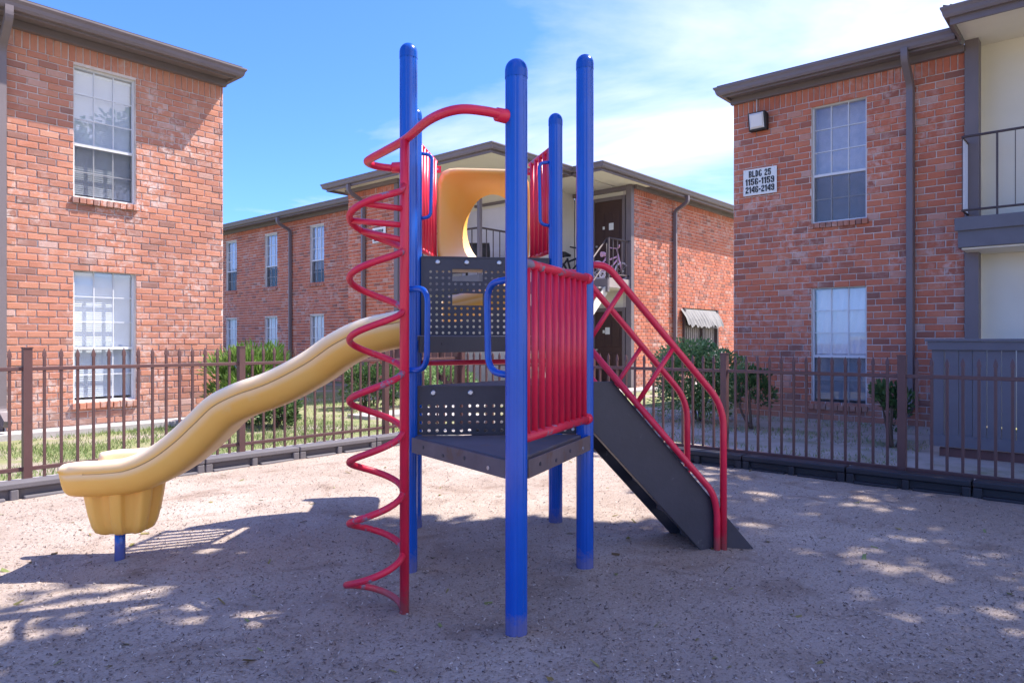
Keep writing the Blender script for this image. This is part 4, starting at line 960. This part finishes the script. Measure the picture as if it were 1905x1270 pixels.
# straight wave slide towards the left
DS = Vector((-.996, -.087, 0)); DN = Vector((.087, -.996, 0))       # DN points to the camera
SO = Vector((-.69, 5.02, 0))
edge_px = [(741,578),(670,594),(611,622),(560,657),(493,692),(434,713),(387,737),(348,773),(316,803),(277,832),(237,850),(198,855),(160,857),(128,859)]
NO = SO + DN*.25; keys = []
for (x, y) in edge_px:
    k = (x-952.5)/F_PX; s_ = (k*NO.y - NO.x)/(DS.x - k*DS.y); q = NO+DS*s_; keys.append((s_, 1.5-(y-635)*q.y/F_PX))
keys = [(.03, keys[0][1]+.002)] + keys
path = catmull([Vector((s_, h, 0)) for s_, h in keys], 6)
prof = []     # (u across, v) v measured down from the flange top; ring runs inside -> near flange -> outside bottom -> far flange
half = [(0,-.185),(.10,-.183),(.16,-.172),(.195,-.14),(.212,-.09),(.222,-.035),(.238,-.008),(.258,0),(.280,-.008),(.296,-.034),(.304,-.070),(.301,-.0785),(.306,-.087),(.305,-.13),(.295,-.175),(.272,-.212),(.235,-.236),(.18,-.247),(.09,-.25),(0,-.25)]
ring = half + [(-u, v) for u, v in half[-2:0:-1]]
nR = len(ring); g = MB(); vs = []; fs = []; smn = []
Ltot = path[-1].x
for i, q in enumerate(path):
    a = path[max(0, i-1)]; b = path[min(len(path)-1, i+1)]; tg = Vector((b.x-a.x, b.y-a.y)).normalized(); nx, nz = -tg.y, tg.x
    e = max(0, (q.x-(Ltot-.10))/.10); lip = 1.0 - .05*e**2     # rounded end
    for (u, v) in ring:
        vm = -.125; v2 = vm+(v-vm)*(1-.06*e**2); vs.append(SO + DS*(q.x + nx*(v2)) + DN*(u*lip) + Vector((0,0,q.y+nz*v2)))
for i in range(len(path)-1):
    for k in range(nR): k2 = (k+1) % nR; fs.append((i*nR+k, (i+1)*nR+k, (i+1)*nR+k2, i*nR+k2))
# end cap of the exit lip: bulging fan
last = (len(path)-1)*nR; cpt = len(vs)
qe = path[-1]
rows_ = []
for lv, (ins, fwd) in enumerate(((.96, .016), (.85, .034), (.66, .048), (.35, .058))):
    rows_.append(len(vs))
    for k in range(nR):
        p0 = vs[last+k]; 
        # towards the profile mid line (closed wall, not the chute opening)
        u, v = ring[k]; kk = k if k < nR/2 else nR-k
        mate = vs[last + (len(half)-1-kk if k <= nR//2 else nR-(len(half)-1-kk)) % nR]
        mid = (p0+mate)/2; vs.append(mid+(p0-mid)*ins + DS*fwd*.95)
prev = last
for rw in rows_:
    for k in range(nR): k2 = (k+1) % nR; fs.append((prev+k, rw+k, rw+k2, prev+k2))
    prev = rw
for k in range(len(half)//2):
    k2 = k+1; m1 = len(half)-1-k; m2 = m1-1
    if k2 <= m2:
        fs.append((prev+k, prev+m1, prev+m2, prev+k2)); a_, b_, c_, d_ = (nR-k) % nR, (nR-k2) % nR, (nR-m2) % nR, (nR-m1) % nR
        fs.append((prev+a_, prev+b_, prev+c_, prev+d_))
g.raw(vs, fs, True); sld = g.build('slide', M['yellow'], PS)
for sgn in (1, -1):      # moulding seam line
    g = MB(); pts = []
    for i, q in enumerate(path[:-6]):
        a = path[max(0, i-1)]; b = path[min(len(path)-1, i+1)]; tg = Vector((b.x-a.x, b.y-a.y)).normalized(); nx, nz = -tg.y, tg.x
        pts.append(SO + DS*(q.x+nx*-.0785) + DN*(sgn*.3035) + Vector((0,0,q.y+nz*-.0785)))
    g.tube(pts, .0035, 6, raw=True); g.build('seam', M['seam'], sld)
# fluted foot under the exit, on a blue post
fc = SO + DS*(1.97); ft_ = MB(); seg = 128
vs = []; fs = []; levels = [(.56,1.14),(.46,1.08),(.36,1.0),(.27,.90),(.225,.80),(.208,.66),(.205,.4)]
for (z, sc_) in levels:
    for k in range(seg):
        a = 2*pi*k/seg; fl_r = 1+.11*math.tanh(4*sin(a*8+.6)); ru = .196*sc_*fl_r; rv = .19*sc_*fl_r
        q = (abs(cos(a))**3.0+abs(sin(a))**3.0)**(-1/3.0); vs.append(fc + DS*(ru*q*cos(a)) + DN*(rv*q*sin(a)) + Vector((0,0,z)))
for i in range(len(levels)-1):
    for k in range(seg): k2 = (k+1) % seg; fs.append((i*seg+k, (i+1)*seg+k, (i+1)*seg+k2, i*seg+k2))
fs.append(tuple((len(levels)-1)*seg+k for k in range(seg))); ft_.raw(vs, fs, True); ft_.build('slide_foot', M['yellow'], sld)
bp = fc + DN*.02 + DS*.03; g = MB(); g.tube([bp+Vector((0,0,.3)), bp+Vector((0,0,-.1))], .034, 18, raw=True); g.build('foot_post', M['blue'], sld)
# moulded hood with oval opening on the top deck
hd0 = HB0.lerp(HB1, .5); hu = (HB1-HB0).normalized(); hn = Vector((hu.y, -hu.x, 0)); HW = .415; zc, HH = 2.60, .45
def hood_ring(kind):
    res = []; n = 48
    for k in range(n):
        a = 2*pi*k/n; ca, sa = cos(a), sin(a)
        if kind == 'rim0' or kind == 'rim1' or kind == 'in':
            e = 7.0; q = (abs(ca)**e+abs(sa)**e)**(-1/e); s_ = {'rim0': 1.0, 'rim1': 1.0, 'in': .90}[kind]; dd = {'rim0': .03, 'rim1': -.04, 'in': -.02}[kind]
            res.append(hd0 + hu*(HW*s_*q*ca) - hn*dd + Vector((0,0,zc+HH*s_*q*sa)))
        elif kind == 'mid':
            e = 3.2; q = (abs(ca)**e+abs(sa)**e)**(-1/e); res.append(hd0 + hu*(.055+.335*q*ca) - hn*.16 + Vector((0,0,zc-.02+.37*q*sa)))
        elif kind == 'oval' or kind == 'oval2':
            s_ = 1 if kind == 'oval' else 1.03; res.append(hd0 + hu*(.115+.25*s_*ca) - hn*(.30 if kind == 'oval' else .32) + Vector((0,0,zc-.045+.335*s_*sa)))
        elif kind == 'bmid':
            e = 3.2; q = (abs(ca)**e+abs(sa)**e)**(-1/e); res.append(hd0 + hu*(.055+.36*q*ca) - hn*.20 + Vector((0,0,zc-.02+.40*q*sa)))
    return res
rings = [hood_ring(k) for k in ('bmid', 'rim0', 'rim1', 'in', 'mid', 'oval', 'oval2')]; g = MB(); vs = [p for r_ in rings for p in r_]; n = 48; fs = []
for i in range(6):
    for k in range(n): k2 = (k+1) % n; fs.append((i*n+k, (i+1)*n+k, (i+1)*n+k2, i*n+k2))
for k in range(n): k2 = (k+1) % n; fs.append((6*n+k, k, k2, 6*n+k2))
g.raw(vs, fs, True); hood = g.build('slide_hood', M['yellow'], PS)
for q in (-1, 1):
    c_ = hd0 + hu*(q*HW) + hn*.045 + Vector((0,0,zc+HH-.02)); g = MB(); g.obox(c_, hu*.035, hn*.008, Vector((0,0,.03))); g.build('bracket', M['red'], hood)
    g = MB(); g.tube([c_+hn*.008, c_+hn*.016], .01, 10, raw=True); g.build('bolt', M['steel'], hood)
# second chute leaving the hood, tucked under and behind the top deck
g = MB(); pts2 = []
for k in range(26):
    t = k/25; pts2.append(Vector((-.02-.66*t, 6.86-.10*t, 1.90-.16*t)))
vs = []; fs = []
for i, q in enumerate(pts2):
    a = pts2[max(0, i-1)]; b = pts2[min(25, i+1)]; tg = (b-a).normalized(); sd = Vector((tg.y, -tg.x, 0)).normalized()
    for (u, v) in [(u*1.15, v+.16) for u, v in ring]: vs.append(q+sd*u+Vector((0,0,v)))
for i in range(25):
    for k in range(nR): k2 = (k+1) % nR; fs.append((i*nR+k, i*nR+k2, (i+1)*nR+k2, (i+1)*nR+k))
fs += [tuple(range(nR)), tuple(range(25*nR, 26*nR))[::-1]]
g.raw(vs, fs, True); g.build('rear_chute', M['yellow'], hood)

# ================================================================== vegetation
def leaf(g, c, d, up, ln, wd):
    s_ = d.cross(up).normalized()*wd; m = c+d*ln*.5; e = c+d*ln; bend = up*ln*.08
    g.raw([c, m-s_+bend, e, m+s_+bend], [(0,1,2),(0,2,3)])
def shrub(name, label, pos, size, n, mat, ln, wd, seed, spiky=False, stems=4, group='shrubs along the houses', base=.12, boxy=2.0, gap=.0):
    r = random.Random(seed); p = Vector(pos); root = thing(name, label, 'shrub', p, group); g = MB()
    clumps = []
    for _ in range(int(16+n/170)):
        a = r.random()*2*pi; q = r.random()**.45; z = r.random(); f = (1-abs(2*z-1)**(boxy*1.6))**.5*.55+.45
        clumps.append((p+Vector((size[0]*.5*q*cos(a)*f, size[1]*.5*q*sin(a)*f, base*size[2]+(1-base)*size[2]*z*.93)), r.uniform(.10, .22)*min(size[0], size[2]), r.uniform(-.18, .18)))
    for _ in range(n):
        c, rad, dt = r.choice(clumps); v = Vector((r.gauss(0,1), r.gauss(0,1), r.gauss(0,1))).normalized()
        q = c+v*rad*r.random()**.4
        if q.z < .02: q.z = .02+r.random()*.1
        outw = (q-p-Vector((0,0,size[2]*.4))).normalized(); d = (outw*.8+v*.7+Vector((0,0,.9 if spiky else .35))+Vector((r.gauss(0,.3), r.gauss(0,.3), r.gauss(0,.3)))).normalized()
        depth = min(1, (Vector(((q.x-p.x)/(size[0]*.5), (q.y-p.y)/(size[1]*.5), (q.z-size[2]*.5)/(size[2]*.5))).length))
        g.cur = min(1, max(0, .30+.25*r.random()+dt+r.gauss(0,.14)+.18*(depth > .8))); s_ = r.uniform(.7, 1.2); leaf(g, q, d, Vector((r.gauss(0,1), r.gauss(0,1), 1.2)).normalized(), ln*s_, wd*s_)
    g.build('foliage', mat, root, tones=True)
    for i in range(stems):
        a = r.random()*2*pi; s0 = p+Vector((.10*size[0]*cos(a), .10*size[1]*sin(a), -.03)); s1 = p+Vector((.28*size[0]*cos(a+.4), .28*size[1]*sin(a+.4), size[2]*.75)); sm_ = s0.lerp(s1, .45)+Vector((r.gauss(0,.03), r.gauss(0,.03), 0))
        b = MB(); b.tube(catmull([s0, sm_, s1], 4), [.028-.02*i_/8 for i_ in range(9)], 6, raw=True); b.build('stem', M['bark'], root)
    return root
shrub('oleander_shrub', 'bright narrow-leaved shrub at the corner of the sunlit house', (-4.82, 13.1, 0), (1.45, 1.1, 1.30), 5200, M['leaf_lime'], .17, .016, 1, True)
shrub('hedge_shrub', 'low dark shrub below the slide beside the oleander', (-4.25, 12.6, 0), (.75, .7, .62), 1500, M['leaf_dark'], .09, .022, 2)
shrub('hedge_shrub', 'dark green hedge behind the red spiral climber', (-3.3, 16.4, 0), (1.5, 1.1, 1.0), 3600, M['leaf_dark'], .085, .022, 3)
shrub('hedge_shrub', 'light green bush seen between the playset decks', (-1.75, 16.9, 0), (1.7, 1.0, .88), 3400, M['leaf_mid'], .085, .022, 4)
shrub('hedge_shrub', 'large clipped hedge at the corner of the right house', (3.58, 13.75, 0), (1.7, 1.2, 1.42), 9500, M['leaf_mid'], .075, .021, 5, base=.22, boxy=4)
shrub('young_shrub', 'thin young shrub with bare stems by the right brick wall', (4.28, 12.45, 0), (.72, .6, 1.02), 900, M['leaf_dark'], .085, .024, 6, stems=5, base=.40)
shrub('young_shrub', 'small bushy shrub below the right downspout', (5.58, 10.3, 0), (.62, .6, .86), 900, M['leaf_dark'], .085, .024, 7, stems=5, base=.35)
# lawn blades
def blades(name, n, zone, seed, label, hmax=.07):
    r = random.Random(seed); g = MB(); c = 0
    while c < n:
        x, y = zone(r); p = B(x, y)
        if mnoise.noise(Vector((p.x*.7, p.y*.7, 3)))+.4*mnoise.noise(Vector((p.x*3, p.y*3, 8))) < r.uniform(-.35, .25): c += .25; continue
        a = r.random()*2*pi; h = r.uniform(.03, hmax+.02); w_ = Vector((cos(a), sin(a), 0))*.006; ln = Vector((r.gauss(0,.4), r.gauss(0,.4), 0))*h
        g.cur = min(1, max(0, r.gauss(.5, .25))); p.z = -.05; g.raw([p-w_, p+w_, p+ln+Vector((0,0,h))], [(0,1,2)]); c += 1
    o = g.build(name, M['blade'], tones=True, kind='stuff'); return tag(o, label, 'grass')
blades('grass', 16000, lambda r: (r.uniform(.5, 8.6), r.uniform(9.0, 13.1)), 1, 'short patchy grass between the left fence and the sunlit house')
blades('grass', 7000, lambda r: (r.uniform(8.75, 14.4), r.uniform(2.2, 11.0)), 2, 'sparse shaded grass between the right fence and brick house', .05)
blades('grass', 6000, lambda r: (r.uniform(8.8, 14.0), r.uniform(11.0, 18.0)), 3, 'far grass strip in front of the back apartment house')

# shade trees standing to the right of the yard, behind the viewer's right shoulder
def tree(label, base, crown, rad, n, seed, hgt):
    r = random.Random(seed); p = Vector(base); c0 = Vector(crown); root = thing('shade_tree', label, 'tree', p, 'shade trees beside the yard'); g = MB()
    g.tube(catmull([p+Vector((0,0,-.1)), p.lerp(c0, .35)+Vector((.1,0,0)), p.lerp(c0, .75), c0], 5), [.26-.014*i for i in range(16)], 10, raw=True)
    for i in range(9):
        a = i*2.4; s0 = p.lerp(c0, .55+.04*i); s1 = c0+Vector((rad*.75*cos(a), rad*.75*sin(a), hgt*r.uniform(-.25, .4))); g.tube(catmull([s0, s0.lerp(s1, .5)+Vector((0,0,.2)), s1], 4), [.07-.0068*k for k in range(9)], 7, raw=True)
    g.build('trunk', M['bark'], root)
    g = MB(); cl_ = []
    for _ in range(95):
        v = Vector((r.gauss(0,1), r.gauss(0,1), r.gauss(0,1))).normalized(); q = r.random()**.4; cl_.append((c0+Vector((v.x*rad*q, v.y*rad*q, v.z*hgt*.5*q)), r.uniform(.35, .75)))
    for _ in range(n):
        c, rr_ = r.choice(cl_); v = Vector((r.gauss(0,1), r.gauss(0,1), r.gauss(0,.7))).normalized(); q = c+v*rr_*r.random()**.35
        g.cur = min(1, max(0, r.gauss(.45, .2))); leaf(g, q, (v+Vector((0,0,-.3))).normalized(), Vector((r.gauss(0,1), r.gauss(0,1), 1)).normalized(), r.uniform(.18, .34), r.uniform(.06, .10))
    g.build('crown', M['leaf_mid'], root, tones=True); return root
tree('spreading shade tree out of frame, nearest the playset', (7.4, 3.6, 0), (5.0, 4.75, 7.4), 2.8, 23000, 1, 3.2)
tree('spreading shade tree out of frame, right of the other', (11.4, 6.4, 0), (10.1, 8.1, 9.0), 2.9, 9000, 2, 3.0)
bpy.context.view_layer.update()
